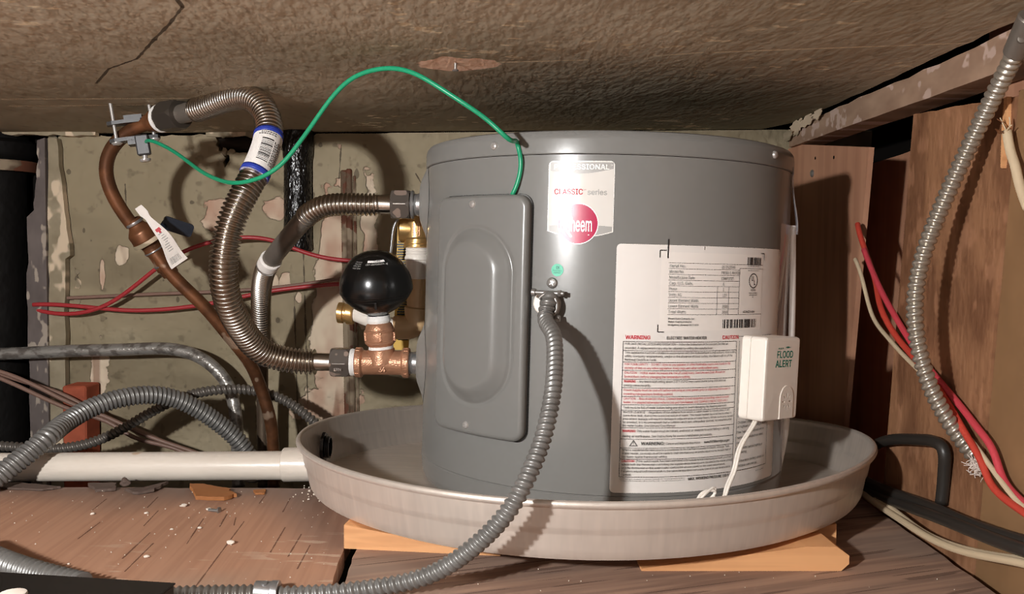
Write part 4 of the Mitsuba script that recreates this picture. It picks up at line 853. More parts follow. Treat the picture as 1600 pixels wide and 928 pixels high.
# sticker sleeve wound round the hose
Ps = spline(P1, .002); from_px = lambda a, b: [q for q in Ps if a <= q[2] <= b]
z_a, z_b = at(400, 276, -.078)[2], at(419, 208, -.052)[2]
seg = np.array([q for q in Ps if z_a <= q[2] <= z_b and q[0] < .1 and q[1] < -.035])
add('corrugated_connector__sticker', tube(seg, HR + .0012, 30), 'm_label', True); lab('corrugated_connector__sticker', 'white barcode sticker with blue edges')
add('corrugated_connector__sticker__blue_edge', tube(seg[:4], HR + .0016, 30), 'm_blue', True); add('corrugated_connector__sticker__blue_edge_001', tube(seg[-4:], HR + .0016, 30), 'm_blue', True)
tS, uS, vS = frames(seg)
lS = np.r_[0, np.cumsum(np.linalg.norm(np.diff(seg, axis=0), axis=1))]
def on_tube(items, rad):
    """(x round the tube from the viewer's side, y along it) -> the sticker"""
    ms = []
    for V, f in items:
        c = np.stack([np.interp(V[:, 1], lS, seg[:, k]) for k in range(3)], 1); tt = np.stack([np.interp(V[:, 1], lS, tS[:, k]) for k in range(3)], 1)
        toc = CAM - c; toc = toc - tt * (toc * tt).sum(1, keepdims=True); toc /= np.linalg.norm(toc, axis=1, keepdims=True); sd2 = np.cross(tt, toc); a_ = V[:, 0] / rad
        v = c + rad * (np.cos(a_)[:, None] * toc - np.sin(a_)[:, None] * -sd2 * -1)
        g = trimesh.Trimesh(v, f, process=False); n = g.face_normals; cc = np.stack([np.interp(V[f].mean(1)[:, 1], lS, seg[:, k]) for k in range(3)], 1); bad = (n * (g.triangles_center - cc)).sum(1) < 0
        fs = np.array(f).copy(); fs[bad] = fs[bad][:, ::-1]; ms.append(trimesh.Trimesh(v, fs, process=False))
    return cat(ms)
Ltot = lS[-1]; it = []
r = np.random.default_rng(5); y = Ltot * .24
while y < Ltot * .74:
    w = r.choice([.0005, .0005, .0009, .0013]); it.append(rect2d(-.006, y, .006, y + w, 5)); y += w + r.choice([.0006, .0009, .0012])
for k_ in range(6):
    yy = Ltot * .20; xx_ = -.0085 - k_ * .0018
    for j in range(10):
        ww = r.uniform(.0010, .0028); it.append(rect2d(xx_, yy, xx_ + .0008, yy + ww, 2)); yy += ww + .0008
        if yy > Ltot * .78: break
for k_ in range(3):
    xx_ = -.008
    for j in range(7): ww = r.uniform(.001, .0026); it.append(rect2d(xx_, Ltot * (.80 + .04 * k_), xx_ + ww, Ltot * (.80 + .04 * k_) + .0009, 2)); xx_ += ww + .0007
add('corrugated_connector__sticker__print', on_tube(it, HR + .0015), 'm_ink', False)
lab('corrugated_connector', 'long corrugated stainless steel water connector looping from the bronze tee up to the copper pipe', 'water connector')

# ---------------------------------------------------------------- upper port connector
zu = PU[2]
def ux(px): return np.array([at(px, 320, 0)[0], 0.0, zu])
connector_end('corrugated_connector_001', ux(641), ux(612), .0175, 'm_nut_steel')
add('corrugated_connector_001__end_sleeve', cyl(ux(613), ux(584), .0105, 28), 'm_stainless', 30)
add('corrugated_connector_001__lip', lathe([(.010, 0), (.0150, .0005), (.0158, .002), (.0150, .0035), (.010, .004)], ux(642), (1, 0, 0), 32), 'm_galv', 30)
H2 = .0118
p2a = [ux(592)] + [at(*q) for q in [(560, 319.5, .001), (520, 320, .006), (497, 326, .012), (477, 340, .022)]]
p2b = [at(*q) for q in [(483, 335, .018), (470, 348, .026), (450, 372, .046), (430, 397, .070), (420, 412, .084)]]
p2c = [at(*q) for q in [(422, 409, .081), (412, 430, .110), (408, 460, .148), (408, 500, .184), (409, 535, .214)]]
add('corrugated_connector_001__tube', corrugated(p2a, H2 - .0008, .0046, .0017, 24, False, 10, .7), 'm_stainless', True)
add('corrugated_connector_001__smooth_bend', tube(spline(p2b, .004), H2 - .0008, 24), 'm_tube_grey', True); lab('corrugated_connector_001__smooth_bend', 'smooth dull bend')
add('corrugated_connector_001__tube_001', corrugated(p2c, H2 - .0008, .0046, .0017, 24, False, 10, .7), 'm_stainless', True)
sgm = spline([at(424, 405, .078), at(417, 417, .089)], n=5); add('corrugated_connector_001__sticker', tube(sgm, H2 + .0012, 26), 'm_label', True)
add('corrugated_connector_001__end_sleeve_001', cyl(at(409, 530, .210), at(409.5, 566, .238), .0098, 24), 'm_galv', 30)
lab('corrugated_connector_001', 'shorter corrugated steel water connector bending down behind the long one from the upper port', 'water connector')
add('grey_riser_pipe', tube(spline([at(409.5, 562, .236), at(410, 620, .246), at(411, 700, .25), at(412, 760, .252)], .006), .0080, 20), 'm_copper_old', True)
lab('grey_riser_pipe', 'dirty grey brown upright pipe below the shorter connector', 'pipe')

# ---------------------------------------------------------------- copper pipe with valve, ground clamp
C1 = [at(*q) for q in [(262, 182, .074), (240, 189, .078), (219, 197, .082), (199, 208, .086), (180, 225, .090), (169, 245, .094), (166, 268, .098), (173, 297, .104), (189, 327, .112), (207, 352, .120)]]
add('copper_pipe__bend', tube(spline(C1, .004), .0082, 24), 'm_copper', True)
C2 = [at(*q) for q in [(222, 366, .126), (246, 400, .133), (275, 436, .142), (317, 477, .154), (361, 529, .172), (392, 570, .188), (408, 608, .200), (421, 650, .206), (427, 700, .214), (428, 760, .220)]]
add('copper_pipe__riser', tube(spline(C2, .005), .0082, 24), 'm_copper', True)
add('copper_pipe__adapter', lathe([(.008, 0), (.0120, .0005), (.0130, .003), (.0130, .010), (.0105, .016), (.0100, .020), (.008, .020)], at(252, 185, .0755), at(222, 196, .0815) - at(252, 185, .0755), 28), 'm_copper', 30)
ad = at(222, 366, .126) - at(200, 335, .116); ad /= np.linalg.norm(ad); v0 = at(208, 345, .1195)
prof = [(.0082, -.002), (.0100, .000), (.0108, .003), (.0098, .0055), (.0112, .0085), (.0150, .0130), (.0168, .0160), (.0170, .0260), (.0178, .0268), (.0178, .0315), (.0150, .0325), (.0118, .0345), (.0112, .0400), (.0120, .0420), (.0120, .0450), (.0105, .0470), (.0105, .0600), (.0120, .0620), (.0120, .0700), (.0105, .0720), (.0102, .0800), (.0082, .0810)]
add('shutoff_valve__body', lathe(prof, v0, ad, 32), 'm_copper', 30)
for i, (a_, b_, rr) in enumerate(((.0005, .0045, .0112), (.0266, .0325, .0182), (.0420, .0445, .0124), (.0615, .0640, .0124))):
    add('shutoff_valve__solder_ring' + (f'_{i:03d}' if i else ''), lathe([(.008, a_), (rr, a_ + .0003), (rr + .0004, (a_ + b_) / 2), (rr, b_ - .0003), (.008, b_)], v0, ad, 32), 'm_galv' if i != 1 else 'm_plaster_edge', 30)
hA, hB = at(254, 346, .150), at(300, 361, .168)
hd = (hB - hA) / np.linalg.norm(hB - hA); L2 = float(np.linalg.norm(hB - hA))
Q = Polygon(sbox(0, -.0085, L2, .0085)).buffer(-.004).buffer(.004, 8); g = trimesh.creation.extrude_polygon(Q, .006, engine='earcut')
M = np.eye(4); up_ = np.cross([0, -1, 0], hd) * -1; up_ = np.cross(hd, [0, 1.0, 0]); up_ /= np.linalg.norm(up_); M[:3, 0] = hd; M[:3, 1] = up_; M[:3, 2] = np.cross(hd, up_); M[:3, 3] = hA; g.apply_transform(M)
add('shutoff_valve__handle', cat([g, cyl(v0 + ad * .035 + [.004, .0, 0], hA + hd * .004, .0045, 14)]), 'm_handle', 30); lab('shutoff_valve__handle', 'dark blue plastic lever')
# paper tag: a curved strip
tc = [at(*q) for q in [(216, 323, .092), (229, 338, .092), (244, 355, .094), (258, 372, .098), (268, 391, .104), (281, 412, .110)]]; tP = spline(tc, n=24)
tw = np.array([.62, .0, .46]); tw = np.interp(np.linspace(0, 1, 24), [0, .12, .2, .45, .75, 1], [.0042, .0052, .0030, .0062, .0088, .0112])[:, None] * np.array([.80, .25, .62])
rows = np.stack([tP - tw, tP + tw], 1); th_ = np.array([.0, .0005, 0])
v = np.concatenate([rows - th_, rows[:, ::-1] + th_], 1).reshape(-1, 3); g = trimesh.Trimesh(v, np.vstack([grid_faces(24, 4), [[0, 1, 2], [0, 2, 3], [92, 94, 93], [92, 95, 94]]]), process=False); g.fix_normals()
add('shutoff_valve__tag', g, 'm_paper', False); lab('shutoff_valve__tag', 'creased white paper tag')
def on_tag(s0, s1, u0, u1):
    q = []
    for s in (s0, s1):
        c = np.array([np.interp(s, np.linspace(0, 1, 24), tP[:, k]) for k in range(3)]); w = np.array([np.interp(s, np.linspace(0, 1, 24), tw[:, k]) for k in range(3)])
        q += [c + w * u0 + [0, -.0009, 0], c + w * u1 + [0, -.0009, 0]]
    return trimesh.Trimesh(q, [[0, 1, 3], [0, 3, 2]], process=False)
r = np.random.default_rng(8); ink = []
for k_ in range(12): ink.append(on_tag(.86, .955, -.7 + k_ * .11, -.7 + k_ * .11 + r.uniform(.03, .08)))
for k_ in range(9): ink.append(on_tag(.48 + k_ * .035, .492 + k_ * .035, -.6 + r.uniform(0, .4), r.uniform(.1, .6)))
add('shutoff_valve__tag__print', cat(ink), 'm_print_grey', False)
add('shutoff_valve__tag__red_mark', cat([on_tag(.40, .45, -.5, .5), on_tag(.45, .48, -.2, .2)]), 'm_ink_red', False)
lab('shutoff_valve', 'copper shutoff valve with a paper tag in the slanting copper pipe', 'valve')
lab('copper_pipe', 'brown copper pipe bending down from the long connector and behind it to the floor', 'pipe'); lab('copper_pipe__riser', 'tarnished lower run')
# ground clamp: two jaws, two long screws, a wire lug
gc_ = at(212, 203, .083); pd_ = at(240, 189, .078) - at(199, 208, .086); pd_ /= np.linalg.norm(pd_); gu = np.cross([0, 1.0, 0], pd_); gu /= np.linalg.norm(gu); gu = gu if gu[2] > 0 else -gu; gv = np.cross(pd_, gu)
def gp(a, b, c): return gc_ + np.array([-1, 0, 0]) * 0 + SW * a + SV * b + SU * c
SU = at(184, 165, .07) - at(190, 200, .07); SU /= np.linalg.norm(SU)            # along the screws
SW = at(240, 178, .080) - at(188, 200, .070); SW -= SU * (SW @ SU); SW /= np.linalg.norm(SW); SV = np.cross(SU, SW)
def jaw(zs, key):
    o = Polygon([(-.024, -.0085), (-.030, -.005), (-.031, .004), (-.024, .0085), (-.012, .0085), (-.008, .011), (.010, .011), (.014, .0085), (.024, .0070), (.026, .0), (.024, -.0070), (.012, -.0085), (.008, -.011), (-.010, -.011)])
    g = trimesh.creation.extrude_polygon(o, .0042, engine='earcut'); bar = trimesh.creation.box([.020, .019, .007], trimesh.transformations.translation_matrix([0, 0, zs * .0035 + .0021]))
    g = cat([g, bar]); M = np.eye(4); M[:3, 0] = SW; M[:3, 1] = SV; M[:3, 2] = SU; M[:3, 3] = gc_ + SU * (.0075 if zs > 0 else -.0130); g.apply_transform(M); add(key, g, 'm_clamp', False)
jaw(1, 'ground_clamp__jaw'); jaw(-1, 'ground_clamp__jaw_001')
for i, a_ in enumerate((-.0225, .0195)):
    top_, bot = gp(a_, -.002, .037), gp(a_, -.002, -.014)
    add('ground_clamp__screw' + (f'_{i:03d}' if i else ''), cat([cyl(bot, top_, .0020, 14), lathe([(0, -.002), (.004, -.002), (.0062, 0), (.0062, .0012), (0, .0012)], bot, SU, 24), cyl(top_ - SU * .0012, top_ + SU * .0016, .0026, 12)]), 'm_screw', 30)
lg = gp(.006, -.008, -.018)
g = cbox([-.0075, -.005, -.014], [.0075, .005, .010], .0015); M = np.eye(4); M[:3, 0] = SW; M[:3, 1] = SV; M[:3, 2] = SU; M[:3, 3] = lg; g.apply_transform(M); add('ground_clamp__wire_lug', g, 'm_clamp', False)
b_ = lg - SU * .014; add('ground_clamp__lug_screw', cat([cyl(b_, b_ - SU * .006, .0030, 14), lathe([(0, -.0012), (.0050, -.0008), (.0062, .001), (.0062, .0026), (0, .003)], b_ - SU * .007, SU, 24)]), 'm_screw', 30)
lab('ground_clamp', 'grey metal ground clamp with two long screws on the copper pipe', 'ground clamp')
GW = [lg + SW * .004 - SV * .0] + [at(*q) for q in [(236, 220, .062), (256, 228, .050), (285, 246, .020), (315, 268, -.030), (345, 282, -.080), (378, 285, -.118), (410, 276, -.130), (438, 258, -.135), (464, 228, -.140), (490, 192, -.150), (520, 151, -.160), (550, 123, -.170), (582, 110, -.180), (615, 107, -.190), (650, 116, -.200), (690, 139, -.206), (730, 165, -.208), (768, 193, -.206), (796, 218, -.203)]]
GW += [hloc(-29.8, .3420, .0045), hloc(-28.9, .3300, .0035), hloc(-28.9, .318, .0030), hloc(-29.7, .306, .0034), hloc(-31.0, .296, .0040)]
add('green_ground_wire', tube(spline(GW, .003), .0021, 14), 'm_green_wire', True); lab('green_ground_wire', 'green insulated ground wire arching from the clamp to the top of the access panel', 'wire')

# ---------------------------------------------------------------- relief valve and discharge pipe behind the heater
Yb = .085
tb = at(650, 350, Yb)
def bz(px, py): return at(px, py, Yb)
add('temperature_relief_valve__body', cat([lathe([(0, -.006), (.0150, -.006), (.0165, -.004), (.0165, .0), (.0172, .004), (.0172, .020), (.0160, .022), (.0160, .027), (.0168, .028), (.0168, .031), (.0140, .0325), (0, .0325)], bz(652, 345), (.02, 0, -1), 36), lathe([(0, 0), (.0140, 0), (.0160, .002), (.0160, .016), (.0150, .018), (0, .018)], bz(632, 358) + [-.006, 0, 0], (1, 0, 0), 32), cyl(bz(652, 352), bz(652, 352) + np.array([.05, -.02, 0]), .013, 24)]), 'm_brass', 30)
o = bz(653, 358) + [0, -.0172, 0]
arr = Polygon([(-.0042, .0075), (.0042, .0075), (.0042, -.0082), (-.0042, -.0082)]); arr = arr.difference(arr.buffer(-.0006)); a2 = LineString([(-.0018, .004), (.0018, .004), (.0018, -.002), (.0032, -.002), (.0006, -.0058), (-.0020, -.002), (-.0008, -.002), (-.0008, .001), (-.0018, .001), (-.0018, .004)]).buffer(.0003)
add('temperature_relief_valve__emblem', cat([prism(a3, .0006, XZ) for a3 in (arr, a2)]).apply_translation(o), 'm_bronze', False); lab('temperature_relief_valve__emblem', 'embossed arrow emblem')
lev = spline([bz(629, 340), bz(621, 352), bz(617, 372), bz(613, 400)], n=12) + [0, -.022, 0]
add('temperature_relief_valve__lever', tube(lev, np.interp(np.linspace(0, 1, 12), [0, .3, 1], [.0035, .0042, .0030]), 10, flat=.5), 'm_galv', True)
g = trimesh.creation.box([.0185, .002, .155]); g.apply_translation(at(630, 448, Yb + .020)); g = rot(g, [0, 1, 0], .03, at(630, 448, Yb)); add('temperature_relief_valve__warning_tag', g, 'm_yellow', False); lab('temperature_relief_valve__warning_tag', 'yellow tag with black print')
bars = []
for k_ in range(40):
    c = at(630, 378 + k_ * 3.9, Yb + .0185); 
    if k_ % 12 > 9: continue
    b = trimesh.creation.box([.0150 - .003 * ((k_ * 7) % 3 == 0), .0006, .0019]); b.apply_translation(c + [0, -.0006, 0]); bars.append(b)
add('temperature_relief_valve__warning_tag__print', cat(bars), 'm_ink', False)
lab('temperature_relief_valve', 'brass temperature relief valve tucked behind the left side of the heater', 'valve')
d0, d1 = bz(652, 386), bz(651, 512)
add('discharge_pipe__adapter', lathe([(0, 0), (.0142, 0), (.0142, .0012)] + [(.0142 - .0007 * (k_ % 2), .0012 + k_ * .0016) for k_ in range(1, 7)] + [(.0150, .0125), (.0150, .0150), (.0136, .0160), (.0136, .038), (0, .038)], d0, d1 - d0, 36), 'm_white_plastic', 30); lab('discharge_pipe__adapter', 'white threaded adapter')
add('discharge_pipe__riser', cyl(bz(652, 420), bz(651, 485), .0118, 32), 'm_cpvc', 30)
el = spline([bz(651, 480), bz(651, 494), bz(649, 505), bz(641, 511), bz(628, 512), bz(617, 512)], n=24)
add('discharge_pipe__elbow', tube(el, np.interp(np.linspace(0, 1, 24), [0, .05, .2, .8, .93, 1], [.0142, .0145, .0140, .0140, .0142, .0138]), 28), 'm_cpvc', True)
add('discharge_pipe__elbow_end', cyl(bz(618, 512), bz(610, 512), .0125, 28), 'm_white_plastic', 30); lab('discharge_pipe__elbow_end', 'cream end of the elbow')
add('discharge_pipe__cross_run', cyl(at(613, 512, Yb), at(556, 490, .115), .0098, 24), 'm_white_plastic', 30)
add('discharge_pipe__brass_union', lathe([(0, 0), (.0130, 0), (.0138, .002), (.0138, .008), (.0115, .009), (.0115, .012), (.0130, .013), (.0130, .019), (.010, .020), (0, .020)], at(553, 490, .115), (-1, .05, .05), 28), 'm_brass', 30); lab('discharge_pipe__brass_union', 'brass union')
lab('discharge_pipe', 'cream plastic discharge pipe with an elbow behind the black capped valve', 'pipe')

# ---------------------------------------------------------------- pipes and cables along the back wall
EM = [at(*q) for q in [(-60, 553, .285), (40, 551.5, .285), (120, 548, .283), (200, 546, .281), (262, 545, .279), (300, 553, .276), (333, 573, .272), (357, 604, .268), (367, 640, .262), (371, 690, .258), (373, 760, .255)]]
add('steel_conduit_pipe', tube(spline(EM, .004), .0089, 22), 'm_emt', True); lab('steel_conduit_pipe', 'grey rigid steel conduit pipe bending down along the back wall', 'pipe')
FL = [at(*q) for q in [(-40, 770, -.056), (5, 738, -.034), (50, 703, -.008), (72, 685, .006), (100, 662, .044), (150, 634, .085), (200, 620, .112), (235, 617, .130), (270, 622, .147), (305, 637, .162), (340, 660, .176), (368, 684, .186), (388, 712, .192), (396, 750, .196)]]
add('flexible_conduit_001', corrugated(FL, .0108, .0056, .0011, 22, True, 8, .7), 'm_flex', True); lab('flexible_conduit_001', 'thick grey flexible conduit arching over the plastic drain pipe', 'conduit')
AC = [at(*q) for q in [(-40, 697, .20), (20, 698, .20), (70, 701, .20), (120, 697, .20), (165, 683, .20), (205, 662, .20), (245, 639, .20), (285, 621, .20), (325, 611, .20), (365, 608, .212), (400, 611, .222), (440, 623, .224), (470, 642, .222), (500, 668, .220), (520, 690, .220)]]
add('armored_cable', corrugated(AC, .0060, .0064, .0011, 18, True, 8, .6), 'm_flex_dark', True); lab('armored_cable', 'thin spiral armored cable running behind the copper pipe along the back wall', 'cable')
for i, pts in enumerate(([(-30, 574, .255), (60, 605, .256), (120, 634, .258), (165, 651, .260), (210, 672, .262), (250, 688, .264), (320, 712, .266)], [(-30, 580, .262), (60, 618, .262), (120, 643, .262), (170, 660, .264), (205, 681, .266), (240, 692, .268), (310, 720, .27)], [(-30, 571, .268), (60, 603, .268), (110, 622, .268), (160, 650, .270), (205, 668, .272), (260, 692, .274), (330, 720, .276)])):
    key = 'brown_cable' + (f'_{i:03d}' if i else ''); add(key, tube(spline([at(*q) for q in pts], .006), .0030, 10), 'm_brown_cable', True)
    lab(key, ('middle', 'lowest', 'uppermost')[i] + ' of the three thin brown cables slanting down behind the thick grey conduit', 'cable', 'brown cables at the left')
BT = [at(*q) for q in [(50, 467, .322), (140, 464, .322), (250, 459, .320), (330, 456, .318), (420, 450, .316), (480, 443, .314), (540, 434, .312), (600, 428, .312)]]
add('brown_tube', tube(spline(BT, .006), .0026, 10), 'm_brown_cable', True); lab('brown_tube', 'thin brown tube running level across the back wall above the red wires', 'tube')
RW1 = [at(*q) for q in [(52, 476, .310), (90, 476, .306), (150, 481, .304), (210, 485, .304), (280, 481, .304), (340, 472, .304), (400, 459, .304), (450, 451, .306), (500, 446, .308), (560, 442, .310), (620, 440, .310)]]
RW2 = [at(*q) for q in [(52, 482, .316), (75, 488, .310), (115, 490, .304), (155, 481, .300), (190, 462, .296), (225, 435, .292), (265, 405, .288), (310, 384, .286), (350, 374, .286), (392, 371, .290), (430, 377, .296), (470, 392, .302), (510, 403, .306), (560, 408, .310), (610, 410, .312)]]
add('red_wire', tube(spline(RW1, .006), .0030, 12), 'm_red_wire', True); lab('red_wire', 'red wire running almost level across the back wall', 'wire')
add('red_wire_001', tube(spline(RW2, .006), .0030, 12), 'm_red_wire', True); lab('red_wire_001', 'red wire curving up and over the back wall behind the connectors', 'wire')

# ---------------------------------------------------------------- right hand cables
def atf(x, y, f_): return at(x, y, CAM[1] + f_)
RA = [atf(*q) for q in [(1602, 45, .652), (1592, 72, .664), (1572, 112, .686), (1545, 165, .710), (1516, 225, .730), (1488, 285, .743), (1462, 345, .754), (1441, 405, .756), (1431, 455, .757), (1430, 505, .757), (1437, 550, .757), (1452, 600, .757), (1477, 650, .757), (1508, 695, .756), (1545, 738, .756)]]
add('armored_cable_001__sheath', corrugated(RA, .0060, .0062, .0012, 20, True, 10, .45), 'm_armor', True)
add('armored_cable_001__end_fitting', cat([cyl(atf(1586, 84, .669), atf(1612, 24, .642), .0088, 24), lathe([(0, 0), (.003, 0), (.003, .004), (0, .005)], atf(1594, 66, .660) + [-.004, -.007, 0], (-.2, -1, 0), 16)]), 'm_tube_grey', 30)
lab('armored_cable_001', 'shiny spiral armored cable hanging in front of the brown post', 'cable'); lab('armored_cable_001__end_fitting', 'dull grey end fitting')
def onw(q, X): return atx(q[0], q[1], X)
C_ = [(1340, 350), (1355, 400), (1368, 440), (1376, 480), (1400, 525), (1425, 555), (1448, 583), (1478, 625), (1510, 680), (1535, 725), (1545, 750), (1565, 775), (1610, 808)]
add('red_cable', tube(spline([onw(q, .284 if i > 2 else .292) for i, q in enumerate(C_)], .006), .0030, 14), 'm_red_cable', True); lab('red_cable', 'bright red cable in front of the post crossing under the armored cable', 'cable')
C_ = [(1350, 390), (1385, 470), (1408, 510), (1440, 560), (1472, 600), (1505, 640), (1530, 672), (1552, 705), (1566, 745), (1585, 772), (1610, 796)]
add('red_cable_001', tube(spline([onw(q, .2895) for q in C_], .006), .0030, 14), 'm_pink_cable', True); lab('red_cable_001', 'pinkish red cable close against the post beside the bright red one', 'cable')
C_ = [(1336, 405), (1352, 455), (1364, 495), (1385, 525), (1410, 553), (1432, 575), (1460, 608), (1490, 655), (1515, 685), (1545, 725), (1580, 772), (1610, 800)]
add('cream_cable_002', tube(spline([onw(q, .2868) for q in C_], .006), .0022, 12), 'm_cream_cable', True); lab('cream_cable_002', 'thin cream cable running with the red cables down the post', 'cable')
# frayed cable end at the top right
fr_ = [(1573, 205), (1576, 222), (1580, 240), (1586, 258), (1590, 276), (1596, 298), (1606, 325)]
add('frayed_cable__sheath', tube(spline([onw(q, .288) for q in fr_], .004), .0036, 14), 'm_cream_cable', True)
r = np.random.default_rng(12)
for i in range(7):
    e = onw((1574 + r.uniform(-20, 14), 194 + r.uniform(-14, 9)), .282 + r.uniform(-.006, .008)); s0 = onw((1574, 207), .288)
    add('frayed_cable__strand' + (f'_{i:03d}' if i else ''), tube(spline([s0, (s0 + e) / 2 + r.normal(0, .0012, 3), e], n=6), .0005, 6), 'm_cream_cable' if i % 2 else 'm_copper', True)
lab('frayed_cable', 'cream cable with a frayed end at the upper right of the post', 'cable')
# black cables and cream pair at floor level
for i, pts in enumerate(([(1338, 742, .2840), (1360, 755, .2840), (1400, 772, .2840), (1450, 790, .283), (1500, 812, .280), (1550, 831, .280), (1615, 850, .280)], [(1335, 752, .2835), (1360, 768, .2835), (1420, 792, .279), (1480, 814, .272), (1540, 838, .270), (1615, 864, .269)])):
    key = 'black_cable' + (f'_{i:03d}' if i else ''); add(key, tube(spline([atx(*q) for q in pts], .006), .0052, 14), 'm_black_cable', True)
lab('black_cable', 'upper of the two dark cables at the lower right corner', 'cable'); lab('black_cable_001', 'lower of the two dark cables at the lower right corner', 'cable')
HK = [atx(*q) for q in [(1334, 722, .2915), (1350, 708, .2905), (1372, 693, .288), (1405, 686, .286), (1440, 687, .285), (1462, 691, .285), (1474, 702, .286), (1476, 722, .288), (1474, 755, .290), (1471, 786, .2905)]]
add('black_cable_002', tube(spline(HK, .004), .0055, 14), 'm_black_cable', True); lab('black_cable_002', 'thick black cable bent like a hook in front of the post', 'cable')
for i, pts in enumerate(([(1338, 748, .2830), (1362, 770, .282), (1400, 800, .280), (1440, 830, .280), (1490, 853, .278), (1540, 866, .278), (1615, 876, .278)], [(1335, 758, .280), (1365, 784, .276), (1410, 814, .274), (1450, 839, .273), (1500, 860, .272), (1550, 871, .271), (1615, 884, .270)])):
    key = 'cream_cable' + (f'_{i:03d}' if i else ''); add(key, tube(spline([atx(*q) for q in pts], .006), .0032, 12), 'm_cream_cable', True)
    lab(key, ('upper' if i == 0 else 'lower') + ' of two cream cables in the gap at the edge of the floor board', 'cable', 'cream cables along the floor edge')
# white fluff in the wall
r = np.random.default_rng(14); ms = []; c0_ = onw((1531, 728), .2925)
for i in range(110):
    e = c0_ + np.array([-abs(r.normal(0, .003)), r.normal(.002, .007), r.normal(0, .005)]); ms.append(tube(spline([c0_ + r.normal(0, .003, 3), (c0_ + e) / 2 + r.normal(0, .003, 3), e], n=5), .00035, 5))
add('insulation_tuft', cat(ms), 'm_fuzz', True); lab('insulation_tuft', 'tuft of white fluff stuck to the post beside the red cables', 'fluff')

# ---------------------------------------------------------------- black box and conduit at the lower left
bxz = .0285
e0 = atz(272, 911, bxz); e1 = atz(0, 894, bxz); d = (e0 - e1) / np.linalg.norm(e0 - e1); nb = np.array([d[1], -d[0], 0])
M = np.eye(4); M[:3, 0] = -d; M[:3, 1] = nb; M[:3, 2] = [0, 0, 1]; M[:3, 3] = e0
if np.linalg.det(M[:3, :3]) < 0: pass
def bxm(lo, hi, c): g = cbox(lo, hi, c); g.apply_transform(M); g.fix_normals(); return g
add('black_metal_box__body', bxm([0, 0, -.0440], [.36, .20, -.0012], .0008), 'm_black_box', False)
add('black_metal_box__lid', bxm([-.0008, -.0008, -.0012], [.361, .201, .0], .0004), 'm_black_box', False)
for i, (x, y) in enumerate([(1, 0)]):
    p = atz(20, 929, bxz) ; add('white_paint_blob', lathe([(0, 0), (.0085, 0), (.0080, .0012), (.005, .002), (0, .0022)], p, (0, 0, 1), 20), 'm_plaster_bit', 30)
lab('white_paint_blob', 'white blob on top of the black box at the bottom edge', 'paint blob')
lab('black_metal_box', 'flat black metal box in the lower left corner', 'box')
LF = [atz(*q) for q in [(-60, 850, .000), (-20, 868, -.001), (20, 884, -.003), (60, 897, -.005), (90, 905, -.007), (130, 915, -.008)]]
add('flexible_conduit_002', corrugated(LF, .0092, .0056, .0010, 22, True, 8, .7), 'm_flex', True); lab('flexible_conduit_002', 'grey flexible conduit disappearing behind the black box', 'conduit')

# ---------------------------------------------------------------- debris on the plywood
FZ = -.0160
def chip(key, pts, th, m, label, cat_, group=None, bend=.0, seed=0):
    P = [atz(x, y, FZ)[:2] for x, y in pts]; r = np.random.default_rng(seed); pg = Polygon(P).buffer(0)
    q = []
    ring = np.array(pg.exterior.coords)
    for k in range(len(ring) - 1):
        for t_ in (0, .2, .4, .6, .8): q.append(ring[k] * (1 - t_) + ring[k + 1] * t_ + r.normal(0, .0008, 2))
    pg = Polygon(q).buffer(0); pg = pg if pg.geom_type == 'Polygon' else max(pg.geoms, key=lambda s: s.area)
    g = trimesh.creation.extrude_polygon(pg, th, engine='earcut'); c = g.vertices[:, :2].mean(0)
    g.vertices[:, 2] += FZ + bend * np.abs(g.vertices[:, 0] - c[0]) * 1.0 + r.uniform(0, .0004)
    add(key, g, m, False); lab(key, label, cat_, group)
chip('bark_chip', [(296, 762), (318, 762), (356, 768), (368, 778), (352, 783), (306, 781)], .004, 'm_bark', 'orange brown bark chip on the plywood below the drain pipe', 'bark chip', bend=.03, seed=1)
chip('bark_chip_001', [(195, 770), (225, 766), (262, 758), (240, 770), (212, 774)], .003, 'm_bark_dark', 'curved dark bark chip under the drain pipe', 'bark chip', bend=.10, seed=2)
chip('bark_chip_002', [(137, 759), (182, 759), (180, 768), (150, 769)], .003, 'm_bark_dark', 'short dark bark chip beside the round crumb', 'bark chip', bend=.04, seed=3)
chip('bark_chip_003', [(0, 758), (30, 757), (96, 764), (60, 768), (0, 764)], .002, 'm_bark_dark', 'long flat dark bark chip at the left edge', 'bark chip', bend=.02, seed=4)
chip('bark_chip_004', [(397, 768), (416, 767), (414, 773), (400, 773)], .002, 'm_bark', 'tiny orange bark chip nearest the pan', 'bark chip', seed=5)
def lump(key, x, y, s, m, label, cat_, group=None, seed=0, flat=.45):
    g = trimesh.creation.icosphere(2, s); r = np.random.default_rng(seed); g.vertices *= 1 + .45 * (meshkit.noise(g.vertices / s * 1.3 + seed * 7.1)[:, None] - .5) * 2; g.vertices[:, 2] *= flat; p = atz(x, y, FZ); g.apply_translation([p[0], p[1], FZ - g.vertices[:, 2].min()]); add(key, g, m, 30); lab(key, label, cat_, group)
lump('round_crumb', 195, 760, .0050, 'm_bark_dark', 'small round speckled stone beside the dark bark chips', 'stone', seed=1, flat=.9)
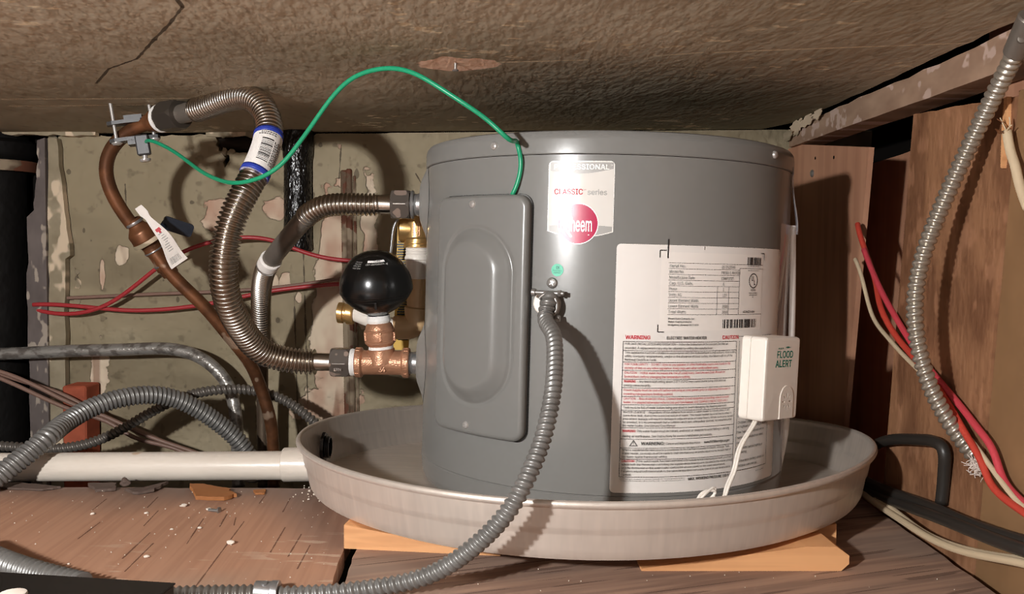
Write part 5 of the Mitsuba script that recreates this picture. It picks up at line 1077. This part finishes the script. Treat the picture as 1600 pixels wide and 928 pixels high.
for i, (x, y, s) in enumerate([(361, 850, .0036), (287, 792, .0032), (229, 871, .0022), (229, 803, .0022), (145, 804, .0022), (326, 797, .0026), (312, 826, .0018), (107, 882, .0014), (161, 768, .0018), (268, 828, .0015)]):
    key = 'plaster_crumb' + (f'_{i:03d}' if i else ''); lump(key, x, y, s, 'm_plaster_bit', ('largest white plaster crumb, beside the longest split in the plywood' if i == 0 else 'white plaster crumb beside the loose screw' if i == 1 else 'white plaster crumb nearest the black box' if i == 2 else 'small white plaster crumb lying on the brown plywood'), 'plaster crumb', 'white plaster crumbs on the plywood', seed=i + 3)
r = np.random.default_rng(21); ms = []
for i in range(110):
    x, y = r.uniform(10, 520), 768 + 150 * r.uniform(0, 1) ** 1.3; s = r.uniform(.0003, .0007); p = atz(x, y, FZ); 
    if y > 885 and x < 290: continue
    g = trimesh.creation.icosphere(0, s); g.apply_translation([p[0], p[1], FZ + s * .5]); ms.append(g)
for i in range(40):
    x, y = r.normal(487, 12), r.normal(772, 5); p = atz(x, y, FZ); g = trimesh.creation.icosphere(0, r.uniform(.0005, .0012)); g.apply_translation([p[0], p[1], FZ + .0004]); ms.append(g)
for i in range(22):
    x, y = r.uniform(560, 1500), r.uniform(890, 926); p = atz(x, y, FZ - .0005); g = trimesh.creation.icosphere(0, r.uniform(.0003, .0006)); g.apply_translation([p[0], p[1], FZ]); ms.append(g)
add('plaster_grit', cat(ms), 'm_plaster_bit', False); lab('plaster_grit', 'fine pale plaster grit scattered over the floor', 'grit', None, 'stuff')
p = atz(326, 799, FZ); g = cat([cyl(p + [0, 0, .0016], p + [.011, -.003, .0016], .0016, 10), lathe([(0, 0), (.0034, 0), (.0034, .0012), (0, .0018)], p + [.011, -.003, .002], (1, -.27, .1), 14)])
add('loose_screw', g, 'm_steel', 30); lab('loose_screw', 'small loose screw lying on the plywood', 'screw')
# specks of dirt on the pan floor
for i, (x, y, s) in enumerate([(636, 741, .0018), (642, 746, .0018), (560, 718, .0012)]):
    q = atz(x, y, .0012); g = trimesh.creation.icosphere(1, s); g.apply_scale([1, 1, .5]); g.apply_translation([q[0], q[1], .0012 + s * .4]); key = 'pan_crumb' + (f'_{i:03d}' if i else ''); add(key, g, 'm_plaster_bit', True); lab(key, ('upper of two white crumbs close together inside the drain pan', 'lower of two white crumbs close together inside the drain pan', 'lone tiny white crumb inside the left of the drain pan')[i], 'plaster crumb', 'white crumbs in the pan')
